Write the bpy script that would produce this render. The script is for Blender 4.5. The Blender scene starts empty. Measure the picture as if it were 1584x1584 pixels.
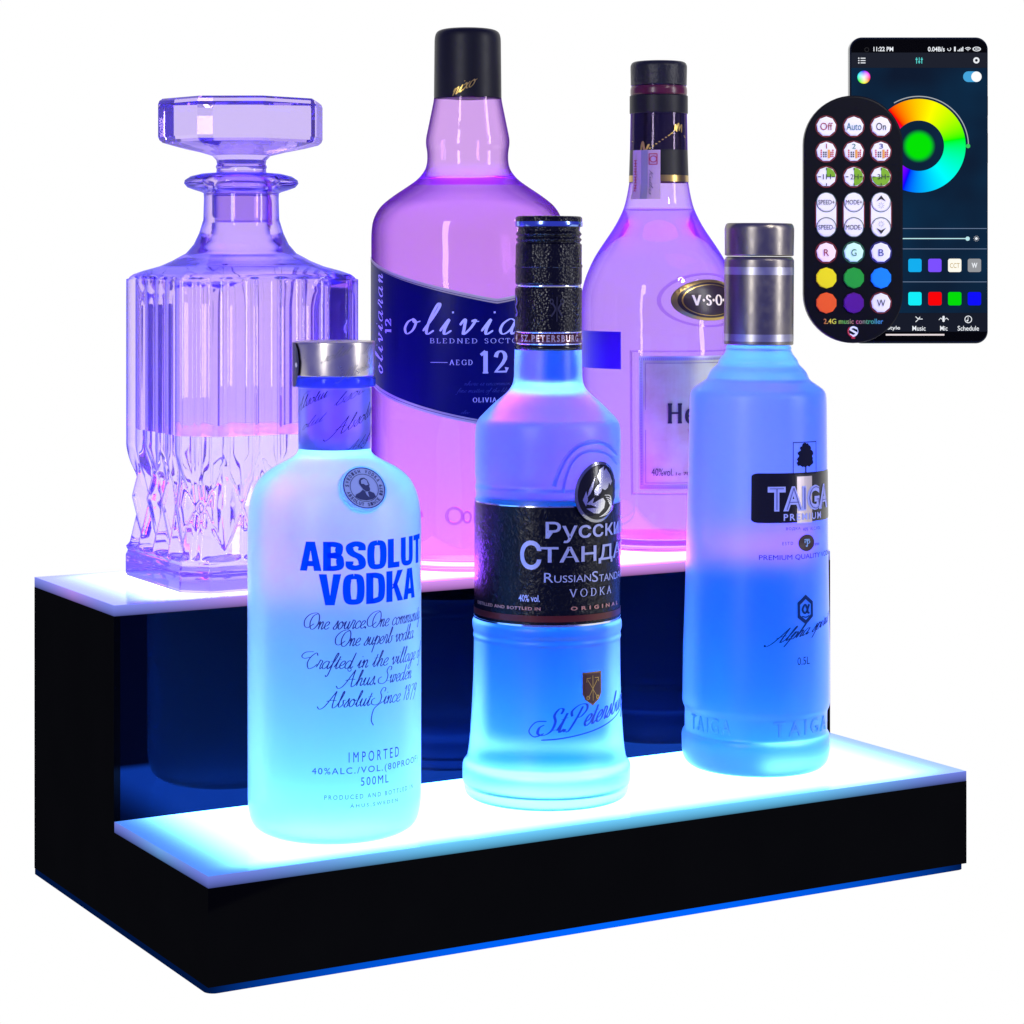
import bpy, bmesh, math, random
from mathutils import Vector, Matrix
from mathutils.geometry import tessellate_polygon
random.seed(4)
S = bpy.context.scene
COL = S.collection
PI = math.pi
# ------------------------------------------------------------------ camera model (metres)
CAM = Vector((-0.3713, -0.8952, 0.2961)); YAW = 0.5211; F = 3654.25; CX = 792.0; HY = 402.75
FW = Vector((math.sin(YAW), math.cos(YAW), 0)); RT = Vector((math.cos(YAW), -math.sin(YAW), 0))
L, D1, D2, H1, H2, T = 0.40, 0.1090, 0.1102, 0.0453, 0.1418, 0.0049

def lin(c):
    c = c / 255.0
    return c / 12.92 if c <= 0.04045 else ((c + 0.055) / 1.055) ** 2.4
def rgb(r, g, b): return (lin(r), lin(g), lin(b), 1)

# ------------------------------------------------------------------ materials
def newmat(name):
    m = bpy.data.materials.new(name); m.use_nodes = True
    nt = m.node_tree; nt.nodes.clear()
    out = nt.nodes.new('ShaderNodeOutputMaterial')
    return m, nt, out
def N(nt, typ, **kw):
    n = nt.nodes.new(typ)
    for k, v in kw.items():
        if k.startswith('i_'): n.inputs[k[2:].replace('_', ' ')].default_value = v
        else: setattr(n, k, v)
    return n
def math_n(nt, op, a, b=None, c=None, clamp=False):
    n = nt.nodes.new('ShaderNodeMath'); n.operation = op; n.use_clamp = clamp
    for i, v in enumerate((a, b, c)):
        if v is None: continue
        if isinstance(v, (int, float)): n.inputs[i].default_value = v
        else: nt.links.new(v, n.inputs[i])
    return n.outputs[0]
def pmat(name, col, rough=0.4, metal=0.0, spec=0.5, coat=0.0, bump=None, emis=None, aniso=0.0, var=0.0):
    m, nt, out = newmat(name)
    p = N(nt, 'ShaderNodeBsdfPrincipled')
    p.inputs['Base Color'].default_value = col
    p.inputs['Roughness'].default_value = rough
    p.inputs['Metallic'].default_value = metal
    p.inputs['Specular IOR Level'].default_value = spec
    p.inputs['Coat Weight'].default_value = coat
    p.inputs['Coat Roughness'].default_value = 0.05
    if aniso: p.inputs['Anisotropic'].default_value = aniso
    if emis:
        p.inputs['Emission Color'].default_value = col; p.inputs['Emission Strength'].default_value = emis
    tc = N(nt, 'ShaderNodeTexCoord')
    if var:
        nz = N(nt, 'ShaderNodeTexNoise'); nz.inputs['Scale'].default_value = 260; nz.inputs['Detail'].default_value = 4
        nt.links.new(tc.outputs['Object'], nz.inputs['Vector'])
        mr = N(nt, 'ShaderNodeMapRange'); mr.inputs['To Min'].default_value = max(0.02, rough - var); mr.inputs['To Max'].default_value = rough + var
        nt.links.new(nz.outputs['Fac'], mr.inputs['Value']); nt.links.new(mr.outputs['Result'], p.inputs['Roughness'])
    if bump:
        scale, strength, kind = bump
        if kind == 'vor':
            tx = N(nt, 'ShaderNodeTexVoronoi'); o = tx.outputs['Distance']
        else:
            tx = N(nt, 'ShaderNodeTexNoise'); tx.inputs['Detail'].default_value = 5; tx.inputs['Distortion'].default_value = 1.5 if kind == 'curl' else 0; o = tx.outputs['Fac']
        tx.inputs['Scale'].default_value = scale
        nt.links.new(tc.outputs['Object'], tx.inputs['Vector'])
        b = N(nt, 'ShaderNodeBump'); b.inputs['Strength'].default_value = strength; b.inputs['Distance'].default_value = 0.0006
        nt.links.new(o, b.inputs['Height']); nt.links.new(b.outputs['Normal'], p.inputs['Normal'])
    nt.links.new(p.outputs[0], out.inputs[0])
    return m
def glass(name, col, rough=0.0, ior=1.45, wave=0.0, scat=0.0, scol=(.7, .45, 1, 1), edge=None):
    m, nt, out = newmat(name)
    g = N(nt, 'ShaderNodeBsdfGlass'); g.inputs['Color'].default_value = col
    g.inputs['Roughness'].default_value = rough; g.inputs['IOR'].default_value = ior
    if edge:   # dark rims painted in by facing angle, imitating a longer light path
        lw = N(nt, 'ShaderNodeLayerWeight'); lw.inputs[0].default_value = .5
        er = N(nt, 'ShaderNodeMapRange'); er.interpolation_type = 'SMOOTHSTEP'; er.inputs['From Min'].default_value = edge[4]; er.inputs['From Max'].default_value = edge[5]
        em_ = N(nt, 'ShaderNodeMix'); em_.data_type = 'RGBA'; em_.inputs[6].default_value = col; em_.inputs[7].default_value = tuple(edge[:4])
        nt.links.new(lw.outputs['Facing'], er.inputs['Value']); nt.links.new(er.outputs[0], em_.inputs[0]); nt.links.new(em_.outputs[2], g.inputs['Color'])
    if wave:
        tc = N(nt, 'ShaderNodeTexCoord'); nz = N(nt, 'ShaderNodeTexNoise'); nz.inputs['Scale'].default_value = 38
        nz.inputs['Detail'].default_value = 1
        b = N(nt, 'ShaderNodeBump'); b.inputs['Strength'].default_value = wave; b.inputs['Distance'].default_value = 0.002
        nt.links.new(tc.outputs['Object'], nz.inputs['Vector']); nt.links.new(nz.outputs['Fac'], b.inputs['Height'])
        nt.links.new(b.outputs['Normal'], g.inputs['Normal'])
    if scat:
        t = N(nt, 'ShaderNodeBsdfTranslucent'); t.inputs['Color'].default_value = scol
        mx = N(nt, 'ShaderNodeMixShader'); mx.inputs[0].default_value = scat
        nt.links.new(g.outputs[0], mx.inputs[1]); nt.links.new(t.outputs[0], mx.inputs[2]); nt.links.new(mx.outputs[0], out.inputs[0])
    else: nt.links.new(g.outputs[0], out.inputs[0])
    return m
def backlit_ink(name, col, k=.6):
    m, nt, out = newmat(name)
    d = N(nt, 'ShaderNodeBsdfDiffuse'); d.inputs[0].default_value = col; t = N(nt, 'ShaderNodeBsdfTranslucent'); t.inputs[0].default_value = col
    mx = N(nt, 'ShaderNodeMixShader'); mx.inputs[0].default_value = k
    nt.links.new(d.outputs[0], mx.inputs[1]); nt.links.new(t.outputs[0], mx.inputs[2]); nt.links.new(mx.outputs[0], out.inputs[0])
    return m
def frosted(name, gcol, tcol, mixf=0.45, rough=0.5, ior=1.38, sheen=0.25):
    """acid-etched glass: rough refraction mixed with diffuse transmission, and a soft gloss on top"""
    m, nt, out = newmat(name)
    g = N(nt, 'ShaderNodeBsdfRefraction'); g.inputs['Color'].default_value = gcol
    g.inputs['Roughness'].default_value = rough; g.inputs['IOR'].default_value = ior
    t = N(nt, 'ShaderNodeBsdfTranslucent'); t.inputs['Color'].default_value = tcol
    mx = N(nt, 'ShaderNodeMixShader'); mx.inputs[0].default_value = mixf
    nt.links.new(g.outputs[0], mx.inputs[1]); nt.links.new(t.outputs[0], mx.inputs[2])
    gl = N(nt, 'ShaderNodeBsdfAnisotropic'); gl.inputs['Roughness'].default_value = 0.38
    gl.inputs['Color'].default_value = (1, 1, 1, 1)
    fr = N(nt, 'ShaderNodeFresnel'); fr.inputs['IOR'].default_value = 1.25 + sheen
    m2 = N(nt, 'ShaderNodeMixShader')
    nt.links.new(fr.outputs[0], m2.inputs[0]); nt.links.new(mx.outputs[0], m2.inputs[1]); nt.links.new(gl.outputs[0], m2.inputs[2])
    nt.links.new(m2.outputs[0], out.inputs[0])
    return m
def emit(name, col, s=1.0):
    m, nt, out = newmat(name)
    e = N(nt, 'ShaderNodeEmission'); e.inputs[0].default_value = col; e.inputs[1].default_value = s
    nt.links.new(e.outputs[0], out.inputs[0]); return m

# ------------------------------------------------------------------ object helpers
def link(name, me, mat, parent=None, smooth=False):
    o = bpy.data.objects.new(name, me); COL.objects.link(o)
    if mat is not None:
        for mm in (mat if isinstance(mat, (list, tuple)) else [mat]): me.materials.append(mm)
    if smooth: me.polygons.foreach_set('use_smooth', [True] * len(me.polygons))
    if parent is not None: o.parent = parent
    return o
def mesh(name, V, Fc, mat, parent=None, smooth=False, mi=None):
    me = bpy.data.meshes.new(name); me.from_pydata([tuple(v) for v in V], [], Fc); 
    if mi: 
        for p, k in zip(me.polygons, mi): p.material_index = k
    me.update(); return link(name, me, mat, parent, smooth)
def empty(name, loc, label, cat, group=None, rz=0.0, ry=0.0):
    e = bpy.data.objects.new(name, None); COL.objects.link(e); e.location = loc; e.rotation_euler = (0, ry, rz)
    e.empty_display_size = 0.02
    e['label'] = label; e['category'] = cat
    if group: e['group'] = group
    return e
def from_bm(name, bm, mat, parent=None, smooth=False):
    me = bpy.data.meshes.new(name); bm.normal_update(); bm.to_mesh(me); bm.free(); return link(name, me, mat, parent, smooth)
def box(name, x0, x1, y0, y1, z0, z1, mat, parent=None, bev=0.0):
    bm = bmesh.new()
    vs = [bm.verts.new((x, y, z)) for z in (z0, z1) for y in (y0, y1) for x in (x0, x1)]
    for f in ((0, 2, 3, 1), (4, 5, 7, 6), (0, 1, 5, 4), (2, 6, 7, 3), (0, 4, 6, 2), (1, 3, 7, 5)): bm.faces.new([vs[i] for i in f])
    if bev: bmesh.ops.bevel(bm, geom=bm.edges[:], offset=bev, segments=3, affect='EDGES', profile=0.7)
    return from_bm(name, bm, mat, parent)

# ------------------------------------------------------------------ lathe
def round_profile(pts, k=5):
    """pts (a, b, rad): corners replaced by short curves of size rad"""
    out = []
    n = len(pts)
    for i, p in enumerate(pts):
        P = Vector(p[:2]); rad = p[2] if len(p) > 2 else 0
        if i == 0 or i == n - 1 or rad <= 0: out.append((P.x, P.y)); continue
        A = Vector(pts[i - 1][:2]); B = Vector(pts[i + 1][:2])
        la, lb = (A - P).length, (B - P).length
        a = P + (A - P) * min(rad, la * 0.49) / max(la, 1e-9); b = P + (B - P) * min(rad, lb * 0.49) / max(lb, 1e-9)
        for j in range(k + 1):
            t = j / k; q = a * (1 - t) ** 2 + P * 2 * t * (1 - t) + b * t * t
            out.append((q.x, q.y))
    return out
def lathe(name, prof, mat, parent, seg=128, flip=False, shape=None, smooth=True, cap0=True, cap1=True):
    """prof = [(z, r)] bottom to top; shape(phi, z) multiplies the radius"""
    V, Fc = [], []
    for z, r in prof:
        for j in range(seg):
            a = 2 * PI * j / seg; rr = r * (shape(a, z) if shape else 1)
            V.append((rr * math.sin(a), -rr * math.cos(a), z))
    for i in range(len(prof) - 1):
        for j in range(seg):
            k = (j + 1) % seg
            Fc.append((i * seg + j, i * seg + k, (i + 1) * seg + k, (i + 1) * seg + j))
    if cap0: V.append((0, 0, prof[0][0])); c = len(V) - 1; Fc += [(c, (j + 1) % seg, j) for j in range(seg)]
    if cap1:
        V.append((0, 0, prof[-1][0])); c = len(V) - 1; b = (len(prof) - 1) * seg
        Fc += [(c, b + j, b + (j + 1) % seg) for j in range(seg)]
    if flip: Fc = [tuple(reversed(f)) for f in Fc]
    return mesh(name, V, Fc, mat, parent, smooth)

class Round:
    """a thing that stands on axis; measured outline (y, halfwidth) in picture units turned to metres at its own distance"""
    def __init__(s, name, xc, d, base, label, cat, group=None, lean=0.0):
        s.xc, s.d, s.base = xc, d, base
        s.k = d / F
        p = CAM + FW * d + RT * ((xc - CX) * s.k); s.pos = Vector((p.x, p.y, base))
        away = Vector((p.x - CAM.x, p.y - CAM.y)).normalized()
        s.root = empty(name, s.pos, label, cat, group, rz=math.atan2(-away.x, away.y), ry=lean)
        s.prof = None
    def z(s, y, depth=None): return CAM.z - (y - HY) * ((depth or s.d) / F) - s.base
    def profile(s, pts, rad=8):
        P = [(s.z(p[0]), p[1] * s.k, (p[2] if len(p) > 2 else rad) * s.k) for p in pts]
        P.sort(key=lambda q: q[0])
        return round_profile(P)
    def setprof(s, prof): s.prof = prof
    def r(s, z):
        P = s.prof
        if z <= P[0][0]: return P[0][1]
        for (z0, r0), (z1, r1) in zip(P, P[1:]):
            if z0 <= z <= z1: return r0 + (r1 - r0) * ((z - z0) / max(z1 - z0, 1e-9))
        return P[-1][1]
    def az(s, x, y=None, r=None):
        """picture x,y on the surface -> (azimuth, z)"""
        rr = r or 0.035; ph = 0; z = 0
        for _ in range(6):
            q = max(-1, min(1, (x - s.xc) * s.k / rr)); ph = math.asin(q)
            z = s.z(y, s.d - rr * math.cos(ph))
            if r is None and s.prof: rr = s.r(z)
        return ph, z
    def surf(s, off=0.0003, r=None):
        """map (azimuth, z, h) -> local point"""
        def f(a, z, h=0.0):
            rr = (r if r is not None else s.r(z)) + off + h
            return Vector((rr * math.sin(a), -rr * math.cos(a), z))
        return f

# ------------------------------------------------------------------ flat art: collected in 2D, then mapped
class Art:
    def __init__(s): s.V = []; s.F = []; s.lift = 0
    def tri(s, pts, faces, h=0.0):
        b = len(s.V); s.V += [(p[0], p[1], h) for p in pts]; s.F += [tuple(i + b for i in f) for f in faces]
    def poly(s, pts, h=0.0):
        t = tessellate_polygon([[Vector((p[0], p[1], 0)) for p in pts]])
        s.tri(pts, t, h)
    def rect(s, x0, y0, x1, y1, h=0.0): s.tri([(x0, y0), (x1, y0), (x1, y1), (x0, y1)], [(0, 1, 2, 3)], h)
    def ring(s, cx, cy, r0, r1, a0=0, a1=2 * PI, n=48, sx=1, sy=1, h=0.0):
        P = []; Fc = []
        for i in range(n + 1):
            a = a0 + (a1 - a0) * i / n
            P += [(cx + r0 * sx * math.cos(a), cy + r0 * sy * math.sin(a)), (cx + r1 * sx * math.cos(a), cy + r1 * sy * math.sin(a))]
        for i in range(n): Fc.append((2 * i, 2 * i + 1, 2 * i + 3, 2 * i + 2))
        s.tri(P, Fc, h)
    def disc(s, cx, cy, r, n=40, sx=1, sy=1, h=0.0): s.poly([(cx + r * sx * math.cos(2 * PI * i / n), cy + r * sy * math.sin(2 * PI * i / n)) for i in range(n)], h)
    def rrect(s, x0, y0, x1, y1, r, h=0.0, n=6):
        s.poly(rr_pts(x0, y0, x1, y1, r, n), h)
    def stroke(s, pts, w0, w1=None, smooth=True, aspect=1.0, tip=True):
        """ribbon along pts; w1 = width of vertical strokes, w0 of horizontal ones; aspect = metres per unit x / y"""
        if w1 is None: w1 = w0
        if smooth and len(pts) > 2: pts = catmull(pts, 6)
        n = len(pts); Lp, Rp = [], []
        for i in range(n):
            a = pts[max(i - 1, 0)]; b = pts[min(i + 1, n - 1)]
            dx, dy = (b[0] - a[0]) * aspect, b[1] - a[1]; l = math.hypot(dx, dy) or 1e-9; dx /= l; dy /= l
            w = (w0 + (w1 - w0) * abs(dy) ** 1.6) / 2
            if tip and (i == 0 or i == n - 1): w *= 0.6
            Lp.append((pts[i][0] - dy * w / aspect, pts[i][1] + dx * w)); Rp.append((pts[i][0] + dy * w / aspect, pts[i][1] - dx * w))
        s.lift += 1
        h = (s.lift % 9) * 0.000012
        P = Lp + Rp; s.tri(P, [(i, i + 1, n + i + 1, n + i) for i in range(n - 1)], h)
    def xf(s, start, f):
        for i in range(start, len(s.V)):
            x, y, h = s.V[i]; a, b = f(x, y); s.V[i] = (a, b, h)
    def fit(s, start, x0, y0, x1, y1, rot=0):
        """stretch what was added since start into the box"""
        P = s.V[start:]
        if not P: return
        ax, bx = min(p[0] for p in P), max(p[0] for p in P); ay, by = min(p[1] for p in P), max(p[1] for p in P)
        kx = (x1 - x0) / max(bx - ax, 1e-9); ky = (y1 - y0) / max(by - ay, 1e-9)
        s.xf(start, lambda x, y: (x0 + (x - ax) * kx, y0 + (y - ay) * ky))
    def build(s, name, mat, parent, fmap, cut=None, cutv=None, thick=0.0):
        bm = bmesh.new(); vs = [bm.verts.new(v) for v in s.V]
        for f in s.F:
            if len(set(f)) < 3: continue
            try: bm.faces.new([vs[i] for i in f])
            except ValueError: pass
        for step, ax in ((cut, 0), (cutv, 1)):
            if not step: continue
            lo = min(v[ax] for v in s.V); hi = max(v[ax] for v in s.V)
            t = math.ceil(lo / step) * step
            while t < hi:
                co = (t, 0, 0) if ax == 0 else (0, t, 0); no = (1, 0, 0) if ax == 0 else (0, 1, 0)
                bmesh.ops.bisect_plane(bm, geom=bm.verts[:] + bm.edges[:] + bm.faces[:], plane_co=co, plane_no=no, dist=1e-7)
                t += step
        for f in bm.faces:
            if f.normal.z == 0: f.normal_update()
        flip = [f for f in bm.faces if f.normal.z < 0]
        if flip: bmesh.ops.reverse_faces(bm, faces=flip)
        if thick:
            r = bmesh.ops.extrude_face_region(bm, geom=bm.faces[:])
            for v in [e for e in r['geom'] if isinstance(e, bmesh.types.BMVert)]: v.co.z += thick
        for v in bm.verts: v.co = fmap(v.co.x, v.co.y, v.co.z)
        return from_bm(name, bm, mat, parent)
def rr_pts(x0, y0, x1, y1, r, n=6):
    P = []
    for cx, cy, a in ((x1 - r, y1 - r, 0), (x0 + r, y1 - r, 90), (x0 + r, y0 + r, 180), (x1 - r, y0 + r, 270)):
        for i in range(n + 1):
            t = math.radians(a + 90 * i / n); P.append((cx + r * math.cos(t), cy + r * math.sin(t)))
    return P
def catmull(pts, n=6):
    P = [pts[0]] + list(pts) + [pts[-1]]; out = []
    for i in range(1, len(P) - 2):
        p0, p1, p2, p3 = P[i - 1], P[i], P[i + 1], P[i + 2]
        for j in range(n):
            t = j / n
            out.append(tuple(0.5 * (2 * p1[k] + (p2[k] - p0[k]) * t + (2 * p0[k] - 5 * p1[k] + 4 * p2[k] - p3[k]) * t * t + (3 * p1[k] - p0[k] - 3 * p2[k] + p3[k]) * t ** 3) for k in (0, 1)))
    out.append(tuple(pts[-1])); return out
def sans(art, txt, x0, y0, x1, y1, bold=0.0, space=1.0, slant=0.0):
    cu = bpy.data.curves.new('t', 'FONT'); cu.body = txt; cu.size = 1; cu.offset = bold; cu.space_character = space; cu.shear = slant
    cu.resolution_u = 3
    o = bpy.data.objects.new('t', cu); COL.objects.link(o)
    bpy.context.view_layer.update()
    me = o.to_mesh(); st = len(art.V)
    art.tri([(v.co.x, v.co.y) for v in me.vertices], [tuple(p.vertices) for p in me.polygons])
    o.to_mesh_clear(); bpy.data.objects.remove(o); bpy.data.curves.remove(cu)
    art.fit(st, x0, y0, x1, y1)
# pen-drawn script: x height 1, ascender 2, descender -1
SC = {
 'a': (1.05, [[(.78,.85),(.45,1),(.1,.7),(.05,.25),(.3,0),(.65,.3),(.82,.98)], [(.82,.98),(.74,.3),(.85,0),(1.1,.25)]]),
 'b': (.95, [[(0,.2),(.35,1.1),(.52,1.85),(.38,2),(.25,1.2),(.22,.25),(.45,0),(.8,.35),(.7,.85),(1,.85)]]),
 'c': (.8, [[(.78,.75),(.5,1),(.15,.7),(.1,.25),(.4,0),(.85,.25)]]),
 'd': (1.1, [[(.75,.85),(.45,1),(.1,.7),(.05,.25),(.3,0),(.65,.3),(.85,1.2),(1,2)], [(1,2),(.78,.3),(.9,0),(1.15,.25)]]),
 'e': (.8, [[(.08,.35),(.5,.5),(.7,.8),(.5,1),(.2,.75),(.12,.3),(.4,0),(.85,.25)]]),
 'f': (.6, [[(0,.1),(.4,1),(.65,1.85),(.5,2),(.32,1.3),(.2,0),(.08,-.8),(-.1,-1),(-.2,-.8)], [(0,.95),(.65,1)]]),
 'g': (1, [[(.78,.85),(.45,1),(.1,.7),(.05,.25),(.3,0),(.65,.3),(.82,.98)], [(.82,.98),(.7,0),(.55,-.8),(.25,-1),(.1,-.7),(.5,-.2),(1.05,.25)]]),
 'h': (1.05, [[(0,.2),(.35,1.1),(.52,1.85),(.38,2),(.25,1.2),(.2,0)], [(.2,0),(.32,.6),(.62,1),(.76,.7),(.7,.2),(.85,0),(1.1,.25)]]),
 'i': (.6, [[(0,.2),(.3,1),(.24,.3),(.35,0),(.65,.25)], [(.36,1.5),(.4,1.38)]]),
 'k': (.95, [[(0,.2),(.35,1.1),(.52,1.85),(.38,2),(.25,1.2),(.2,0)], [(.2,.1),(.35,.7),(.65,1),(.66,.7),(.32,.5),(.6,.1),(.75,0),(1,.25)]]),
 'l': (.6, [[(0,.2),(.35,1.1),(.52,1.85),(.38,2),(.22,1.2),(.2,.3),(.35,0),(.65,.25)]]),
 'm': (1.3, [[(0,.6),(.17,1),(.15,0)], [(.15,0),(.27,.7),(.5,1),(.6,.7),(.55,0)], [(.55,0),(.7,.7),(.95,1),(1.05,.7),(1,.2),(1.1,0),(1.35,.25)]]),
 'n': (.9, [[(0,.6),(.17,1),(.15,0)], [(.15,0),(.3,.7),(.55,1),(.66,.7),(.6,.2),(.7,0),(.95,.25)]]),
 'o': (.88, [[(.5,1),(.15,.8),(.05,.35),(.3,0),(.62,.25),(.68,.75),(.42,1),(.6,.75),(.95,.85)]]),
 'p': (.9, [[(0,.4),(.3,1.15),(.15,0),(.03,-1)], [(.18,.3),(.4,.9),(.68,1),(.82,.6),(.6,.05),(.3,.1)], [(.6,.05),(.95,.25)]]),
 'r': (.75, [[(0,.2),(.22,.9),(.26,1.15),(.6,.95),(.5,.4),(.55,0),(.8,.25)]]),
 's': (.7, [[(0,.1),(.35,.7),(.5,1.1),(.55,.6),(.5,.1),(.2,-.02),(.1,.2)], [(.45,.05),(.75,.25)]]),
 't': (.6, [[(0,.2),(.3,1),(.42,1.6),(.25,.4),(.35,0),(.65,.25)], [(.02,1.1),(.68,1.18)]]),
 'u': (1, [[(0,.4),(.2,1),(.15,.3),(.35,0),(.6,.3),(.78,1)], [(.78,1),(.7,.3),(.8,0),(1.05,.25)]]),
 'v': (.9, [[(0,.6),(.18,1),(.3,.4),(.38,0),(.65,.4),(.78,.95),(.6,.85),(1,.85)]]),
 'w': (1.2, [[(0,.6),(.18,1),(.2,.3),(.35,0),(.6,.5),(.65,1)], [(.65,1),(.62,.3),(.75,0),(1,.4),(1.08,.95),(.9,.85),(1.3,.85)]]),
 'x': (.8, [[(0,.8),(.25,1),(.5,.2),(.8,.1)], [(.7,1),(.35,.5),(.05,.05)]]),
 'y': (1, [[(0,.4),(.2,1),(.15,.3),(.35,0),(.6,.3),(.78,1)], [(.78,1),(.68,0),(.52,-.8),(.25,-1),(.1,-.7),(.5,-.2),(1.05,.25)]]),
 'A': (1.75, [[(-.9,.1),(-.5,-.25),(.1,.1),(.8,1.4),(1.15,2.1)], [(1.15,2.1),(1.1,1),(1.2,0),(1.5,-.02),(1.8,.25)], [(.15,.75),(.8,.9),(1.5,.85)]]),
 'C': (1.5, [[(1.2,1.7),(.9,2.05),(.3,1.5),(.1,.7),(.5,0),(1.1,.2),(1.5,.6)], [(.5,2.2),(-.6,2.1),(-1,1.6),(-.5,1.3),(.3,1.5)]]),
 'O': (1.45, [[(.9,2),(.3,1.7),(.05,.9),(.35,.1),(.9,.05),(1.35,.8),(1.2,1.7),(.7,2.1),(-.3,1.9),(-.9,1.2),(-.7,.4),(-.1,.2),(.7,.7)], [(1.2,.5),(1.5,.4)]]),
 'P': (1.6, [[(.85,1.9),(.6,1),(.2,0),(-.1,-.05)], [(0,1.2),(-.2,1.7),(.4,2.1),(1.2,2),(1.45,1.5),(1,1),(.6,1.05)]]),
 'S': (1.4, [[(1.2,1.6),(1.25,2),(.8,2.1),(.55,1.6),(.9,1),(.85,.3),(.3,0),(-.4,.2),(-.5,.7),(-.1,.9)], [(.85,.3),(1.4,.3)]]),
 'K': (1.5, [[(.1,1.7),(.5,2),(.3,1),(.15,0)], [(1.3,2),(.7,1.2),(.35,1),(.8,.7),(1.1,0),(1.5,.2)]]),
 '1': (.7, [[(.15,1.4),(.45,1.8),(.3,0)]]), '8': (1, [[(.7,1.6),(.4,1.85),(.2,1.4),(.65,.8),(.6,.1),(.25,0),(.15,.5),(.6,1),(.75,1.6)]]),
 '7': (.9, [[(.1,1.6),(.4,1.75),(.85,1.7),(.5,.8),(.3,-.2)]]), '9': (1, [[(.8,1.5),(.5,1.8),(.15,1.4),(.35,.9),(.75,1.3),(.85,1.7),(.6,.6),(.2,-.3)]]),
 '.': (.45, [[(.08,0),(.14,.2),(.2,.0),(.1,.02)]]), ' ': (.65, []),
}
def script(art, txt, x0, y0, x1, y1, thin=.05, thick=.13, slant=.35, track=0.0, lo=-.0, hi=2.0, unit=1.0):
    """txt drawn with SC, baseline y0 .. y1 = two x-heights (ascender line)"""
    pos = 0; segs = []
    for ch in txt:
        adv, st = SC.get(ch, SC['n'])
        for q in st: segs.append([(pos + x + slant * y, y) for x, y in q])
        pos += adv + track
    kx = (x1 - x0) / pos; ky = (y1 - y0) / 2.0
    asp = unit * kx / ky   # metres per unit x over metres per unit y, pen kept round in metres
    for q in segs:
        st = len(art.V)
        art.stroke(q, thin, thick, aspect=asp)
        art.xf(st, lambda x, y: (x0 + x * kx, y0 + y * ky))
# engraved serif capitals: unit cap height 1
def _arc(cx, cy, rx, ry, a0, a1, n=9): return [(cx + rx * math.cos(math.radians(a0 + (a1 - a0) * i / (n - 1))), cy + ry * math.sin(math.radians(a0 + (a1 - a0) * i / (n - 1)))) for i in range(n)]
SF = {
 'B': (.72, [[(.15,0),(.15,1)], [(.15,1)] + _arc(.35,.76,.22,.24,90,-90) + [(.15,.52)], [(.15,.52)] + _arc(.38,.26,.25,.26,90,-90) + [(.15,0)]], [(.15,0),(.15,1)]),
 'L': (.62, [[(.15,0),(.15,1)], [(.1,.02),(.55,.02),(.57,.22)]], [(.15,0),(.15,1)]),
 'E': (.68, [[(.15,0),(.15,1)], [(.1,.02),(.55,.02),(.58,.22)], [(.1,.98),(.53,.98),(.55,.78)], [(.15,.52),(.42,.52)]], [(.15,0),(.15,1)]),
 'D': (.82, [[(.15,0),(.15,1)], [(.15,.98)] + _arc(.32,.5,.38,.48,90,-90) + [(.15,.02)]], [(.15,0),(.15,1)]),
 'N': (.84, [[(.14,0),(.14,1)], [(.14,1),(.7,0)], [(.7,0),(.7,1)]], [(.14,0),(.14,1),(.7,1)]),
 'S': (.62, [[(.5,.78)] + _arc(.31,.74,.2,.25,20,200) + [(.32,.52)] + _arc(.31,.26,.22,.26,60,-160)], []),
 'O': (.86, [_arc(.43,.5,.36,.5,90,450,17)], []),
 'C': (.8, [_arc(.46,.5,.37,.5,45,315,13), [(.74,.98),(.74,.72)]], []),
 'T': (.7, [[(.35,0),(.35,1)], [(.03,.76),(.05,.98),(.65,.98),(.67,.76)]], [(.35,0)]),
 'H': (.86, [[(.15,0),(.15,1)], [(.7,0),(.7,1)], [(.15,.52),(.7,.52)]], [(.15,0),(.15,1),(.7,0),(.7,1)]),
 'A': (.8, [[(.08,0),(.4,1)], [(.4,1),(.72,0)], [(.2,.36),(.6,.36)]], [(.08,0),(.72,0)]),
 'G': (.84, [_arc(.46,.5,.37,.5,45,350,13), [(.78,.42),(.78,.05)], [(.74,.98),(.74,.74)]], [(.78,.45)]),
 'I': (.34, [[(.17,0),(.17,1)]], [(.17,0),(.17,1)]),
 'V': (.78, [[(.08,1),(.4,0)], [(.4,0),(.7,1)]], [(.08,1),(.7,1)]),
 'P': (.68, [[(.15,0),(.15,1)], [(.15,.98)] + _arc(.35,.73,.24,.25,90,-90) + [(.15,.48)]], [(.15,0),(.15,1)]),
 'R': (.76, [[(.15,0),(.15,1)], [(.15,.98)] + _arc(.35,.75,.22,.24,90,-90) + [(.15,.5)], [(.35,.5),(.68,0)]], [(.15,0),(.15,1),(.68,0)]),
 'Y': (.74, [[(.08,1),(.37,.5),(.37,0)], [(.66,1),(.37,.5)]], [(.08,1),(.37,0),(.66,1)]),
 'e': (.6, [[(.1,.36),(.5,.36)] , [(.5,.36)] + _arc(.31,.35,.2,.35,10,320,13)], []),
 'n': (.66, [[(.15,0),(.15,.68)], [(.15,.5),(.3,.68),(.5,.6),(.52,.4),(.52,0)]], [(.15,0),(.52,0)]),
 '1': (.5, [[(.25,0),(.25,1)], [(.05,.82),(.25,1)]], [(.25,0)]),
 '2': (.62, [[(.08,.72)] + _arc(.3,.73,.21,.26,170,-20,9) + [(.4,.45),(.08,.06),(.55,.06),(.58,.25)]], []),
 'K': (.78, [[(.15,0),(.15,1)], [(.66,1),(.2,.45)], [(.3,.55),(.7,0)]], [(.15,0),(.15,1),(.7,0),(.64,1)]),
 ' ': (.4, [], []), '.': (.3, [[(.12,.03),(.14,.1)]], []),
}
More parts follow.
